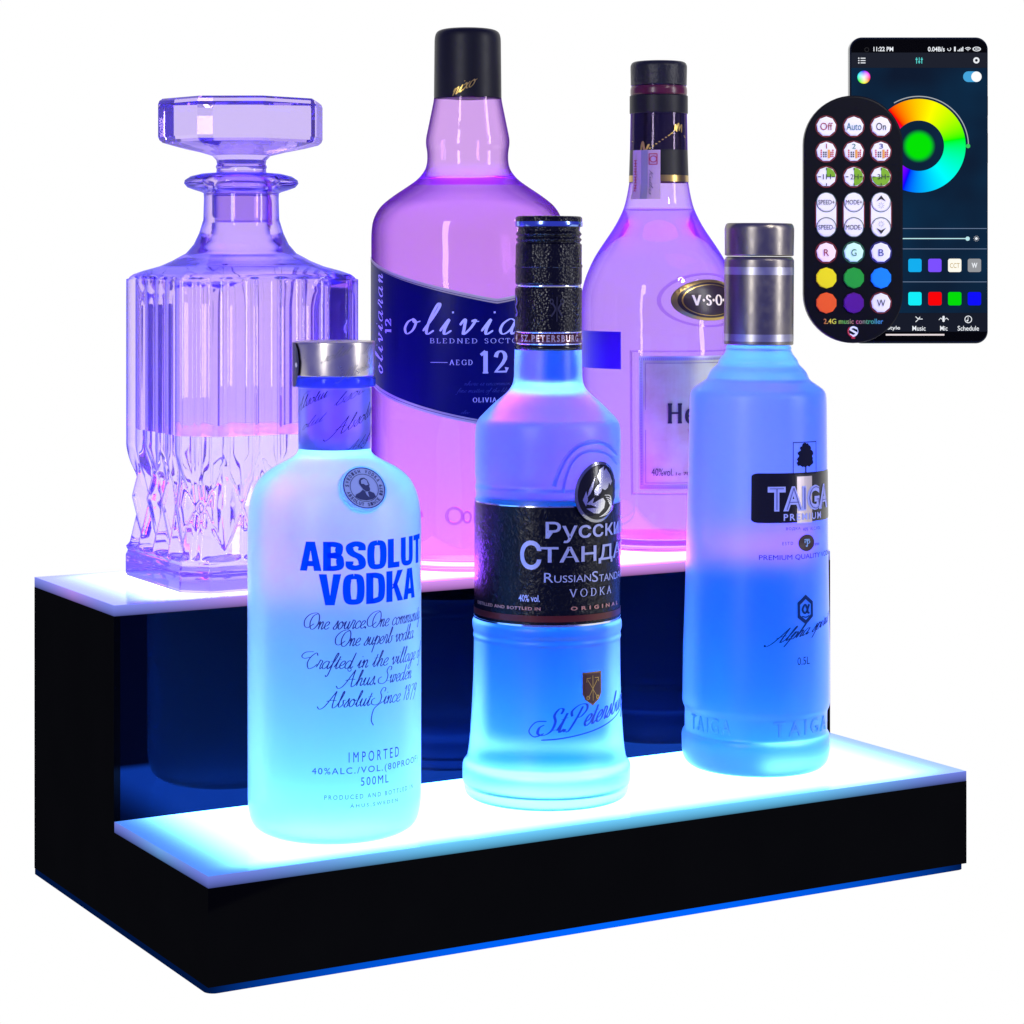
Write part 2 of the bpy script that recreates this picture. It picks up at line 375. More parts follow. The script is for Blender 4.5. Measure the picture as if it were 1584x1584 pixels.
def serif(art, txt, x0, y0, x1, y1, thin=.05, thick=.15, track=.12, unit=1.0):
    pos = 0; segs = []
    for ch in txt:
        adv, st, sr = SF.get(ch, SF['E'])
        for q in st: segs.append(([(pos + x, y) for x, y in q], True))
        for x, y in sr: segs.append(([(pos + x - .12, y + (.02 if y < .5 else -.02)), (pos + x + .12, y + (.02 if y < .5 else -.02))], False))
        pos += adv + track
    pos -= track
    kx = (x1 - x0) / pos; ky = (y1 - y0)
    asp = unit * kx / ky
    for q, _ in segs:
        st = len(art.V); art.stroke(q, thin, thick, smooth=False, aspect=asp, tip=False)
        art.xf(st, lambda x, y: (x0 + x * kx, y0 + y * ky))
def _mir(P, w): return [(w - x, y) for x, y in P]
BLK = {   # heavy condensed capitals: (advance, polygons, strokes)
 'A': (.62, [[(0,0),(.18,1),(.315,1),(.315,.70),(.21,0)], _mir([(0,0),(.18,1),(.305,1),(.305,.70),(.21,0)], .62), [(.2,.16),(.42,.16),(.39,.34),(.23,.34)]], []),
 'V': (.62, [[(0,1),(.18,0),(.315,0),(.315,.30),(.22,1)], _mir([(0,1),(.18,0),(.305,0),(.305,.30),(.22,1)], .62)], []),
 'B': (.58, [[(0,0),(.22,0),(.22,1),(0,1)]], [[(.12,.91),(.30,.91),(.43,.85),(.44,.70),(.40,.58),(.26,.54),(.12,.54)], [(.12,.09),(.32,.09),(.46,.15),(.47,.32),(.43,.47),(.28,.52),(.12,.52)]]),
 'S': (.57, [], [[(.46,.68),(.45,.84),(.29,.915),(.13,.84),(.12,.70),(.20,.58),(.38,.46),(.46,.32),(.45,.15),(.28,.085),(.12,.15),(.11,.32)]]),
 'O': (.62, [], [[(.31,.915),(.17,.87),(.115,.68),(.115,.32),(.17,.13),(.31,.085),(.45,.13),(.505,.32),(.505,.68),(.45,.87),(.31,.915)]]),
 'L': (.46, [[(0,0),(.22,0),(.22,1),(0,1)], [(.2,0),(.44,0),(.44,.19),(.2,.19)]], []),
 'U': (.60, [], [[(.11,1),(.11,.6),(.11,.3),(.16,.13),(.30,.085),(.44,.13),(.49,.3),(.49,.6),(.49,1)]]),
 'T': (.54, [[(0,.82),(.54,.82),(.54,1),(0,1)], [(.16,0),(.38,0),(.38,.84),(.16,.84)]], []),
 'D': (.60, [[(0,0),(.22,0),(.22,1),(0,1)]], [[(.12,.91),(.28,.91),(.44,.84),(.49,.65),(.49,.35),(.44,.16),(.28,.09),(.12,.09)]]),
 'K': (.62, [[(0,0),(.22,0),(.22,1),(0,1)], [(.2,.40),(.41,1),(.64,1),(.37,.46)], [(.22,.56),(.36,.66),(.65,0),(.42,0)]], []),
}
def block(art, txt, x0, y0, x1, y1, unit):
    pos = 0; todo = []
    for ch in txt: todo.append((pos, BLK[ch])); pos += BLK[ch][0] + .045
    pos -= .045; kx = (x1 - x0) / pos; ky = y1 - y0; asp = unit * kx / ky
    for p, (adv, polys, strokes) in todo:
        st = len(art.V)
        for P in polys: art.lift += 1; art.poly([(p + x, y) for x, y in P], h=(art.lift % 9) * .000012)
        for P in strokes: art.stroke([(p + x, y) for x, y in P], .17, .22 * asp, aspect=asp, tip=False)
        art.xf(st, lambda x, y: (x0 + x * kx, y0 + y * ky))
def ring_text(art, txt, cx, cy, R, a0, a1, size, flipin=False, sx=1.0):
    n = len(txt)
    for i, ch in enumerate(txt):
        if ch == ' ': continue
        a = math.radians(a0 + (a1 - a0) * i / max(n - 1, 1)); st = len(art.V)
        sans(art, ch, -size * .32, -size / 2, size * .32, size / 2, bold=.02)
        rot = a + PI / 2 if flipin else a - PI / 2
        c, s_ = math.cos(rot), math.sin(rot)
        art.xf(st, lambda x, y: (cx + (R * math.cos(a) + x * c - y * s_) * sx, cy + R * math.sin(a) + x * s_ + y * c))

# ------------------------------------------------------------------ setting: self-glowing white sweep, added in place of a blank background
def build_backdrop():
    m = emit('glowing_white_sweep', (1, 1, 1, 1), 1.0)
    V, Fc = [], []
    path = [(0.885, -.0032)] + [(2.2 + 0, -.0032)]
    for i in range(1, 13):
        a = PI / 2 * i / 12; path.append((2.2 + 0.6 * math.sin(a), 0.5968 - 0.6 * math.cos(a)))
    path.append((2.8, 2.0))
    for d, z in path:
        for lx in (-2.3, 2.3):
            p = CAM + FW * d + RT * lx; V.append((p.x, p.y, z))
    for i in range(len(path) - 1): Fc.append((2 * i, 2 * i + 1, 2 * i + 3, 2 * i + 2))
    o = mesh('backdrop', V, Fc, m, None, True); o['kind'] = 'structure'
    o['label'] = 'plain white glowing sweep added as blank background under and behind everything'
build_backdrop()

# ------------------------------------------------------------------ lit panels of the stand
def panel_mat(name, y0, y1, z, lower):
    m, nt, out = newmat(name)
    tc = N(nt, 'ShaderNodeTexCoord'); sp = N(nt, 'ShaderNodeSeparateXYZ'); nt.links.new(tc.outputs['Object'], sp.inputs[0])
    X, Y, Z = sp.outputs
    mx = math_n(nt, 'MINIMUM', X, math_n(nt, 'SUBTRACT', L, X)); my = math_n(nt, 'MINIMUM', math_n(nt, 'SUBTRACT', Y, y0), math_n(nt, 'SUBTRACT', y1 + (0.012 if lower else 0.0), Y))
    def ss(v, a, b):
        r = N(nt, 'ShaderNodeMapRange'); r.interpolation_type = 'SMOOTHSTEP'
        r.inputs['From Min'].default_value = a; r.inputs['From Max'].default_value = b
        nt.links.new(v, r.inputs['Value']); return r.outputs['Result']
    ex = ss(mx, -0.003, 0.040); ey = ss(my, -0.006, 0.014)
    e = math_n(nt, 'MULTIPLY', ex, ey)
    e = math_n(nt, 'POWER', e, 1.6)
    # LED colour along the strip
    cr = N(nt, 'ShaderNodeValToRGB'); xr = math_n(nt, 'DIVIDE', X, L); nt.links.new(xr, cr.inputs[0])
    el = cr.color_ramp.elements
    if lower:
        el[0].position = 0; el[0].color = (.080, .29, 1, 1); el[1].position = 1; el[1].color = (.080, .29, 1, 1)
    else:
        el[0].position = .04; el[0].color = (.06, .10, 1, 1); el[1].position = 1; el[1].color = (.26, .05, 1, 1)
        for p, c in ((.22, (.12, .08, 1, 1)), (.42, (.34, .048, 1, 1)), (.8, (.34, .05, 1, 1))):
            q = el.new(p); q.color = c
    em = N(nt, 'ShaderNodeEmission'); nt.links.new(cr.outputs[0], em.inputs[0])
    st = math_n(nt, 'MULTIPLY_ADD', e, PEAK_L if lower else PEAK_U, 0.9)
    nt.links.new(st, em.inputs[1])
    # milky acrylic itself
    df = N(nt, 'ShaderNodeBsdfPrincipled'); df.inputs['Base Color'].default_value = (.12, .13, .16, 1); df.inputs['Roughness'].default_value = .12
    ad = N(nt, 'ShaderNodeAddShader'); nt.links.new(em.outputs[0], ad.inputs[0]); nt.links.new(df.outputs[0], ad.inputs[1])
    nt.links.new(ad.outputs[0], out.inputs[0])
    # edge faces
    m2, nt2, out2 = newmat(name + '_edge')
    tc = N(nt2, 'ShaderNodeTexCoord'); sp = N(nt2, 'ShaderNodeSeparateXYZ'); nt2.links.new(tc.outputs['Object'], sp.inputs[0])
    X2 = sp.outputs[0]; Y2 = sp.outputs[1]
    mx2 = math_n(nt2, 'MINIMUM', X2, math_n(nt2, 'SUBTRACT', L, X2)); mx2 = math_n(nt2, 'MAXIMUM', mx2, math_n(nt2, 'MINIMUM', math_n(nt2, 'SUBTRACT', Y2, y0), math_n(nt2, 'SUBTRACT', y1, Y2)))
    r = N(nt2, 'ShaderNodeMapRange'); r.interpolation_type = 'SMOOTHSTEP'; r.inputs['From Min'].default_value = 0; r.inputs['From Max'].default_value = .12
    nt2.links.new(mx2, r.inputs['Value'])
    c2 = N(nt2, 'ShaderNodeMix'); c2.data_type = 'RGBA'; nt2.links.new(r.outputs[0], c2.inputs[0])
    if lower: c2.inputs[6].default_value = (.17, .22, .75, 1); c2.inputs[7].default_value = (.16, .62, 1, 1)
    else: c2.inputs[6].default_value = (.22, .26, .85, 1); c2.inputs[7].default_value = (.72, .30, .95, 1)
    # brighter towards the top of the cut edge where the light pipes up
    gz = math_n(nt2, 'SUBTRACT', sp.outputs[2], z - T); gz = math_n(nt2, 'DIVIDE', gz, T)
    gs = math_n(nt2, 'MULTIPLY_ADD', math_n(nt2, 'POWER', gz, 0.7), .75, .25)
    em2 = N(nt2, 'ShaderNodeEmission'); nt2.links.new(c2.outputs[2], em2.inputs[0]); nt2.links.new(gs, em2.inputs[1])
    nt2.links.new(em2.outputs[0], out2.inputs[0])
    return [m, m2]
PEAK_L, PEAK_U = 13.0, 25.0

def panel(name, y0, y1, z, parent, lower):
    mats = panel_mat('milky_acrylic_' + ('low' if lower else 'high'), y0, y1, z, lower)
    o = box(name, 0, L, y0, y1, z - T, z, mats[0], parent, bev=0.0003)
    o.data.materials.append(mats[1])
    for p in o.data.polygons: p.material_index = 0 if p.normal.z > .9 else 1
    return o

def build_stand():
    r = empty('display_stand', (0, 0, 0), 'black two step acrylic bar shelf with glowing white and blue tops', 'display stand')
    blk, nt, out = newmat('black_acrylic_satin')
    d_ = N(nt, 'ShaderNodeBsdfDiffuse'); d_.inputs[0].default_value = (.0012, .0012, .0018, 1)
    g_ = N(nt, 'ShaderNodeBsdfAnisotropic'); g_.inputs['Roughness'].default_value = .06; g_.inputs['Color'].default_value = (.8, .85, 1, 1)
    tc = N(nt, 'ShaderNodeTexCoord'); nz = N(nt, 'ShaderNodeTexNoise'); nz.inputs['Scale'].default_value = 35; nz.inputs['Detail'].default_value = 6; nt.links.new(tc.outputs['Object'], nz.inputs[0])
    mr = N(nt, 'ShaderNodeMapRange'); mr.inputs['To Min'].default_value = .0016; mr.inputs['To Max'].default_value = .0026; nt.links.new(nz.outputs[0], mr.inputs[0])
    mx = N(nt, 'ShaderNodeMixShader'); nt.links.new(mr.outputs[0], mx.inputs[0]); nt.links.new(d_.outputs[0], mx.inputs[1]); nt.links.new(g_.outputs[0], mx.inputs[2]); nt.links.new(mx.outputs[0], out.inputs[0])
    mir = pmat('black_acrylic_gloss', (.0008, .0010, .002, 1), .025, spec=.27)
    mir.node_tree.nodes['Principled BSDF'].inputs['Specular Tint'].default_value = (.10, .36, 1, 1)
    e = 0.0012
    y2 = D1 + D2
    def side(name, x0, x1):
        w = .003; b = .0
        # L shaped end, cut back where the base light leaks out
        P = [(0, b), (y2, b), (y2, H2 - T), (D1, H2 - T), (D1, H1 - T), (0, H1 - T)]
        V = [(x0, y, z) for y, z in P] + [(x1, y, z) for y, z in P]
        n = 6
        Fc = [(4, 0, 5), (4, 1, 0), (4, 2, 1), (4, 3, 2), (n + 5, n, n + 4), (n, n + 1, n + 4), (n + 1, n + 2, n + 4), (n + 2, n + 3, n + 4)] + [(i, (i + 1) % n, n + (i + 1) % n, n + i) for i in range(n)]
        return mesh(name, V, Fc, blk, r)
    side('side_panel', 0, .003); side('side_panel', L - .003, L)
    box('front_panel', .003, L - .003, 0.0, .003, .0, H1 - T, blk, r)
    box('riser_panel', .003, L - .003, D1, D1 + .003, H1 - .02, H2 - T, mir, r)
    box('back_panel', .003, L - .003, y2 - .003, y2, .0, H2 - T, blk, r)
    panel('light_panel', 0, D1 - .0004, H1, r, True)
    panel('light_panel', D1, y2, H2, r, False)
    # base plate leaking blue light, brightest in the middle
    m, nt, out = newmat('blue_lit_base')
    tc = N(nt, 'ShaderNodeTexCoord'); sp = N(nt, 'ShaderNodeSeparateXYZ'); nt.links.new(tc.outputs['Object'], sp.inputs[0])
    a = math_n(nt, 'MULTIPLY', math_n(nt, 'SUBTRACT', sp.outputs[0], .20), 5.0); a = math_n(nt, 'POWER', math_n(nt, 'ABSOLUTE', a), 2.0)
    s = math_n(nt, 'SUBTRACT', 1.0, a, clamp=True)
    s = math_n(nt, 'MULTIPLY_ADD', s, 1.0, .03)
    em = N(nt, 'ShaderNodeEmission'); em.inputs[0].default_value = (.0, .13, 1, 1); nt.links.new(s, em.inputs[1])
    df = N(nt, 'ShaderNodeBsdfDiffuse'); df.inputs[0].default_value = (.0, .004, .02, 1)
    ad = N(nt, 'ShaderNodeAddShader'); nt.links.new(em.outputs[0], ad.inputs[0]); nt.links.new(df.outputs[0], ad.inputs[1]); nt.links.new(ad.outputs[0], out.inputs[0])
    P = [(L - .0002, y2 - .0002), (.0002, y2 - .0002)] + [q for q in rr_pts(.0002, .0006, L - .0002, y2 - .001, .0045, 8) if q[1] < .0052]
    V = [(x, y, -.0030) for x, y in P] + [(x, y, -.0001) for x, y in P]; n = len(P)
    mesh('base_plate', V, [tuple(range(n - 1, -1, -1)), tuple(range(n, 2 * n))] + [(i, (i + 1) % n, n + (i + 1) % n, n + i) for i in range(n)], m, r)
build_stand()

BLACKGLOSS = pmat('black_gloss_plastic', (.006, .006, .008, 1), .18, spec=.5)
BLACKEMB = pmat('black_embossed_foil', (.002, .002, .004, 1), .22, spec=.35, bump=(900, .5, 'vor'))
BLACKLEATHER = pmat('black_swirl_paper', (.001, .002, .005, 1), .20, spec=.28, bump=(420, .6, 'curl'))
BLACKMATT = pmat('black_satin_foil', (.006, .006, .007, 1), .45, spec=.35, var=.05)
SILVER = pmat('brushed_silver', (.70, .64, .55, 1), .30, metal=1, var=.10)
GUNMETAL = pmat('dark_brushed_steel', (.27, .245, .21, 1), .34, metal=1, var=.14)
GUNLIGHT = pmat('light_steel_band', (.55, .54, .56, 1), .35, metal=1, var=.1)
CHROME = pmat('bright_foil', (.8, .8, .82, 1), .15, metal=1)
GOLD = pmat('gold_foil', (.55, .38, .12, 1), .28, metal=1)
GOLDINK = pmat('gold_ink', (.72, .50, .12, 1), .3, metal=.7)
NAVY = pmat('navy_label_paper', (.001, .001, .085, 1), .35, spec=.12)
TAUPE = pmat('taupe_border_paper', (.50, .42, .42, 1), .5)
LAVINK = pmat('lavender_ink', (.60, .55, .95, 1), .5)
DIMINK = pmat('dim_blue_ink', (.03, .04, .28, 1), .5)

# ------------------------------------------------------------------ frosted bottle with blue lettering
def bottle_a():
    b = Round('vodka_bottle', 517.5, 1.043, H1 + .0002, 'pale frosted bottle with silver cap and big blue capitals, leftmost on the lower step', 'bottle', 'frosted vodka bottles on the lower step')
    R = b.root
    prof = b.profile([(1281.5, 100, 4), (1279, 112, 10), (1268, 128, 14), (1240, 133.5, 14), (1000, 134, 0), (800, 134, 30), (768, 130, 24), (742, 119, 24), (724, 99, 14), (713, 76, 14), (703, 59, 10), (694, 55, 6), (600, 55, 2), (586, 55, 0)])
    b.setprof(prof)
    fr = frosted('pale_blue_lit_frost', (.90, .95, 1, 1), (.70, .98, 1, 1), .50, .55, 1.35)  # cyan-blue shelf light is put into the glass tint
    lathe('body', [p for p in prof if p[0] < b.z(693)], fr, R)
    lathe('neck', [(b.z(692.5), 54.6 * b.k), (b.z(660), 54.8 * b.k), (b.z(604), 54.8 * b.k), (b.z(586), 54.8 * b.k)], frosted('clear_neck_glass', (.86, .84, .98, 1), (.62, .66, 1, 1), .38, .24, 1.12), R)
    # clear neck sleeve with handwriting
    k = b.k
    lathe('neck_film', [(b.z(693), 56.0 * k), (b.z(640), 56.2 * k), (b.z(600), 56.2 * k)], glass('neck_film_clear', (.86, .86, 1, 1), .05, 1.05), R, cap0=False, cap1=False)
    cp = round_profile([(b.z(581), 58 * k, 0), (b.z(580.5), 62.5 * k, .0006), (b.z(528), 63 * k, .0012), (b.z(527.5), 60 * k, .0002), (b.z(528.5), 10 * k, 0)])
    cap = lathe('cap', cp, SILVER, R)
    ringm = glass('blue_ring_plastic', (.50, .58, .95, 1), .08, 1.40, 0, .2, (.4, .5, 1, 1))
    lathe('tamper_ring', round_profile([(b.z(598), 56 * k, 0), (b.z(597.5), 63.5 * k, .001), (b.z(583), 63.5 * k, .0006), (b.z(582.4), 60 * k, 0)]), ringm, R)
    # dark sticker on the cap side
    A = Art(); A.poly([(math.radians(-100), b.z(597, 1.043)), (math.radians(-66), b.z(597)), (math.radians(-58), b.z(575)), (math.radians(-56), b.z(560)), (math.radians(-60), b.z(540)), (math.radians(-68), b.z(529)), (math.radians(-100), b.z(529))])
    st = A.build('seal_sticker', pmat('dark_navy_sticker', (.006, .008, .06, 1), .3), R, b.surf(.0005, 63.5 * k), cut=.08)
    A = Art(); A.disc(math.radians(-63), b.z(563), 1, 12, .06, .0011); A.rect(math.radians(-66), b.z(561.5), math.radians(-61), b.z(564.5))
    A.build('sticker_mark', pmat('sticker_white', (.7, .7, .75, 1), .5), R, b.surf(.0007, 63.5 * k))
    su = b.surf(.00025); r0 = 134 * k
    def zz(x, y): return b.az(x, y)[1]
    a0 = math.radians(-22.5); a1 = math.radians(75); ac = math.radians(26.2)
    blue = backlit_ink('cobalt_ink', (.0, .10, 1, 1), .7)
    ink = pmat('dark_navy_ink', (.012, .02, .16, 1), .5)
    zt, zb = zz(470, 837), zz(470, 882)
    A = Art(); block(A, 'ABSOLUT', a0, zb, a1, zt, r0)
    zt, zb = zz(500, 888), zz(500, 936)
    block(A, 'VODKA', math.radians(-10), zb, math.radians(64.5), zt, r0)
    A.build('brand_lettering', blue, R, su, cut=.05)
    A = Art(); asp = r0
    H = zz(520, 950) - zz(520, 974)
    def line(txt, xa, y, da0, da1, h=1.0):
        z0 = zz(xa, y); script(A, txt, math.radians(da0), z0, math.radians(da1), z0 + H * h, .07, .155, unit=asp)
    line('One source. One community', 470, 972, -17, 74)
    line('One superb vodka', 520, 1000, 3, 62)
    line('Crafted in the village of', 470, 1033, -19, 75)
    line('Ahus. Sweden', 530, 1062, 5, 59)
    line('Absolut Since 1879', 510, 1094, -7, 66)
    A.ring(math.radians(9.5), zz(536, 1036), .0006, .0009, sx=1 / r0, n=12)
    st = A.lift; A.stroke([(math.radians(32), zz(575, 1088)), (math.radians(26), zz(562, 1098)), (math.radians(24), zz(558, 1115)), (math.radians(25.5), zz(561, 1124))], .00025, .0005, aspect=r0)
    A.build('script_lettering', ink, R, su, cut=.06)
    A = Art()
    def ln(t, xa, y0, y1, d0, d1, sp=1.3, bold=.0):
        sans(A, t, math.radians(d0), zz(xa, y1), math.radians(d1), zz(xa, y0), bold=bold, space=sp)
    ln('IMPORTED', 540, 1164, 1180, 9, 46, 1.6)
    ln('40%ALC./VOL.(80PROOF)', 485, 1187, 1200, -14.5, 70, 1.25)
    ln('500ML', 560, 1203, 1216, 17, 37, 1.3)
    ln('PRODUCED AND BOTTLED IN', 503, 1230, 1237, -6.5, 62, 1.5)
    ln('ÅHUS,SWEDEN', 540, 1243, 1251, 10, 45, 1.5)
    A.build('small_print', ink, R, su, cut=.06)
    # round portrait seal on the shoulder: a disc pressed onto the slope
    pc, pz = b.az(561, 755)
    def seal(x, y, h):
        rr = b.r(pz) + .0006; n_ = Vector((math.sin(pc), -math.cos(pc), 0)); tx = Vector((math.cos(pc), math.sin(pc), 0))
        ty = Vector((0, 0, 1)) * math.cos(.5) - n_ * math.sin(.5); nn = tx.cross(ty)
        return n_ * rr + Vector((0, 0, pz)) + tx * x + ty * y + nn * h
    kk = b.k
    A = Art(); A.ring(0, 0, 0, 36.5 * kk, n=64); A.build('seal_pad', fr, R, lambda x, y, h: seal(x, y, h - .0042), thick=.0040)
    A = Art(); A.disc(0, 0, 33.5 * kk, 48); A.build('seal', pmat('seal_pale_blue', (.36, .48, .85, 1), .5), R, seal, cut=.002, cutv=.0015)
    A = Art(); A.ring(0, 0, 32 * kk, 33.6 * kk); A.ring(0, 0, 22 * kk, 22.8 * kk)
    ring_text(A, 'SWEDISH VODKA', 0, 0, 27.3 * kk, 170, 25, 5.4 * kk)
    ring_text(A, 'ABSOLUT SINCE 1879', 0, 0, 27.3 * kk, 195, 365, 5.4 * kk, True)
    u = kk
    A.poly([(x * u, y * u) for x, y in ((-6, 12), (-3, 16), (3, 16.5), (7, 13), (8.5, 8), (9.5, 4), (8, 2.5), (9, -2), (7.5, -6), (2, -6), (-2, -2), (-5, 3), (-7, 7))])
    A.poly([(x * u, y * u) for x, y in ((-3, -3), (-8, -7), (-15, -10), (-17, -14), (-10, -18.5), (0, -20.5), (10, -19), (16, -15), (14, -9), (8, -6), (3, -8))])
    A.build('seal_print', pmat('seal_ink', (.03, .045, .16, 1), .5), R, lambda x, y, h: seal(x, y, h + .0002), cut=.0015, cutv=.0015)
    A = Art(); A.poly([(x * u, y * u) for x, y in ((-3.5, 12), (2, 14.5), (6, 11.5), (6.5, 7), (7.5, 4.5), (3, 3.5), (0, 6), (-4, 6.5))]); A.poly([(x * u, y * u) for x, y in ((0, -7), (4, -8), (5, -16), (1.5, -12))])
    A.build('seal_highlight', pmat('seal_pale_ink', (.30, .40, .75, 1), .5), R, lambda x, y, h: seal(x, y, h + .0004), cut=.0015, cutv=.0015)
    # handwriting round the neck
    A = Art(); nr = 56.4 * k
    for (tx, d0, y, hh, w) in (('Absolut', -6, 676, 40, 85), ('bsolut', -2, 629, 32, 70), ('Absolut', -75, 640, 34, 62), ('olut', -60, 668, 26, 40), ('Abso', 10, 705, 24, 60), ('Ab', 55, 688, 40, 35), ('solut', -55, 612, 16, 50)):
        st = len(A.V); zc = b.z(y, 1.043 - nr * .9)
        script(A, tx, math.radians(d0), zc, math.radians(d0 + w), zc + hh * kk * .5, .07, .15, .5, unit=nr)
        A.xf(st, lambda x, z: (x, min(b.z(602), max(b.z(692), z + (x - math.radians(d0)) * nr * .42))))
    A.build('neck_lettering', pmat('grey_script_ink', (.006, .004, .02, 1), .6, spec=.1), R, b.surf(.0003, nr), cut=.08)
    A = Art()
    for (tx, d0, y, w) in (('Absolut', 8, 586, 50), ('solut', -20, 560, 40), ('lut', 40, 548, 30)):
        st = len(A.V); zc = b.z(y); script(A, tx, math.radians(d0), zc, math.radians(d0 + w), zc + 14 * kk, .05, .09, .5, unit=nr)
        A.xf(st, lambda x, z: (x, z + (x - math.radians(d0)) * nr * .4))
    A.build('cap_lettering', pmat('grey_cap_ink', (.30, .29, .28, 1), .4), R, b.surf(.0003, 63.6 * k), cut=.08)
bottle_a()

# ------------------------------------------------------------------ frosted bottle with black label
def ellipse(cx, cy, rx, ry, n=48, a0=0, a1=2 * PI): return [(cx + rx * math.cos(a0 + (a1 - a0) * i / n), cy + ry * math.sin(a0 + (a1 - a0) * i / n)) for i in range(n)]
def bottle_b():
    b = Round('vodka_bottle', 845, 1.111, H1 + .0003, 'blue lit frosted bottle with black screw cap and black label, middle of the lower step', 'bottle', 'frosted vodka bottles on the lower step', lean=.0045)
    R = b.root; k = b.k
    prof = b.profile([(1228.5, 116, 4), (1225, 124, 8), (1214, 127, 5), (1210, 125.5, 3), (1206, 129.5, 6), (1178, 130, 8), (1170, 123, 4), (1150, 119.5, 20), (1110, 116.5, 30), (1040, 113.5, 30), (985, 113, 3), (981, 114.5, 3), (975, 113, 3), (968, 115.5, 4), (958, 115.5, 4), (953, 112.5, 2), (772, 112.2, 2), (765, 110.5, 5), (752, 112.5, 5), (745, 110.8, 4), (735, 112.5, 5), (665, 112.8, 16), (650, 109.5, 10), (640, 100, 12), (622, 82, 16), (606, 62, 16), (592, 53, 14), (540, 52, 0), (530, 46, 0)])
    b.setprof(prof)
    fr = frosted('azure_lit_frost', (.86, .76, 1, 1), (.0, .50, 1, 1), .36, .42, 1.36)  # blue and lavender LED light painted into the glass colours
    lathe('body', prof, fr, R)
    # raised arch on the shoulder
    su = b.surf(.0000)
    def tube(name, pts, rad, mat):
        V, Fc = [], []; n = 8
        P = catmull(pts, 8); W = [su(math.asin(max(-1, min(1, (x - 847) / 112.5))), b.az(x, y)[1]) for x, y in P]
        for i, p in enumerate(W):
            t = (W[min(i + 1, len(W) - 1)] - W[max(i - 1, 0)]).normalized(); nn = Vector((p.x, p.y, 0)).normalized(); s = t.cross(nn)
            for j in range(n): 
                a = 2 * PI * j / n; V.append(p + nn * math.cos(a) * rad * .55 + s * math.sin(a) * rad)
        for i in range(len(W) - 1):
            for j in range(n): Fc.append((i * n + j, i * n + (j + 1) % n, (i + 1) * n + (j + 1) % n, (i + 1) * n + j))
        return mesh(name, V, Fc, mat, R, True)
    fr2 = frosted('azure_lit_frost_relief', (.75, .72, 1, 1), (.45, .5, 1, 1), .6, .4, 1.3, .35)
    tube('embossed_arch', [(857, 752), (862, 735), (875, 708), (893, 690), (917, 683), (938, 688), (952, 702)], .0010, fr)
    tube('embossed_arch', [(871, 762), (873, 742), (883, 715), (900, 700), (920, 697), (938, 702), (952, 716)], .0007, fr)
    # cap
    P = [(441, 48, 0), (440, 50, 1), (438, 51.5, 2), (414, 51.5, 1), (413, 52.3, 1), (410, 52.3, 1), (409, 51.2, 1), (378, 51.2, 1), (375, 47.8, 2), (370.5, 51.6, 2), (366.5, 47.6, 2), (362, 51.4, 2), (357.5, 47.6, 2), (351, 48.5, 1), (349, 51.3, 2), (337, 51.8, 3), (334.5, 49, 3), (334, 10, 0)]
    cap = lathe('cap', b.profile(P, 1), BLACKEMB, R)
    cr = b.k
    lathe('cap_rim', [(b.z(350.5), 51.7 * cr), (b.z(348), 52.3 * cr), (b.z(345), 52.3 * cr), (b.z(343), 51.9 * cr)], pmat('blue_steel_rim', (.25, .38, .9, 1), .15, metal=1), R, cap0=False, cap1=False)
    lathe('cap_ring', [(b.z(444), 47 * cr), (b.z(443.5), 50.5 * cr), (b.z(440.5), 50.5 * cr), (b.z(440), 48 * cr)], CHROME, R)
    lathe('neck_sleeve', b.profile([(512, 51, 0), (511.5, 52, 1), (447, 52, 2), (444.5, 50.5, 1), (444.3, 46, 0)], 1), BLACKEMB, R)
    lathe('neck_band', [(b.z(514), 52.4 * cr), (b.z(512), 52.5 * cr), (b.z(511.5), 51 * cr)], CHROME, R)
    lathe('neck_band', b.profile([(529.5, 52.3, 0), (514.2, 52.3, 0)], 0), pmat('dark_red_foil', (.11, .012, .014, 1), .28, metal=.4), R)
    lathe('neck_band', b.profile([(532, 51, 0), (531.8, 52.6, 0), (529.6, 52.6, 0), (529.4, 51, 0)], 0), CHROME, R)
    lathe('neck_band', b.profile([(540.5, 52.4, 0), (532.2, 52.4, 0)], 0), BLACKGLOSS, R)
    su = b.surf(.0005)
    A = Art(); nr = 52.5 * k
    sans(A, '4  SZ.PETERSBURG  4', math.radians(-70), b.z(527.3), math.radians(78), b.z(516.5), bold=.03, space=1.3)
    A.build('neck_lettering', pmat('silver_ink', (.75, .6, .6, 1), .25, metal=.6), R, b.surf(.0003, nr), cut=.1)
    A = Art()
    A.stroke([(.0, .0), (.0, 1)], .05, .09, False); A.stroke([(-.3, .75), (-.1, .5), (-.35, .2)], .08, .1); A.stroke([(.3, .75), (.1, .5), (.35, .2)], .08, .1)
    A.ring(-.32, .8, .06, .12, n=12); A.ring(.32, .8, .06, .12, n=12); A.fit(0, math.radians(2), b.z(496), math.radians(26), b.z(458))
    A.build('neck_emblem', pmat('dim_grey_foil', (.10, .10, .11, 1), .3, metal=.8), R, b.surf(.0003, nr))
    A = Art(); A.stroke([(0, 1), (.6, .7), (0, .45), (.8, .1), (0, 0)], .15, .25); A.fit(0, math.radians(-72), b.z(490), math.radians(-62), b.z(456))
    A.build('neck_emblem', pmat('violet_foil', (.12, .06, .6, 1), .3, metal=.6), R, b.surf(.0003, nr))
    # label
    rl = 112.6 * k
    zt, zb = b.z(772.5), b.z(950)
    lathe('label', [(zb, rl + .0001), (zt, rl + .0001)], BLACKLEATHER, R, cap0=False, cap1=False)
    lathe('label_edge', [(zb - .0008, rl + .0002), (zb, rl + .0003)], CHROME, R, cap0=False, cap1=False)
    lathe('label_edge', [(zt - .0003, rl + .0003), (zt + .0002, rl + .0002)], CHROME, R, cap0=False, cap1=False)
    zr0 = b.z(945.5); zr1 = b.z(936)
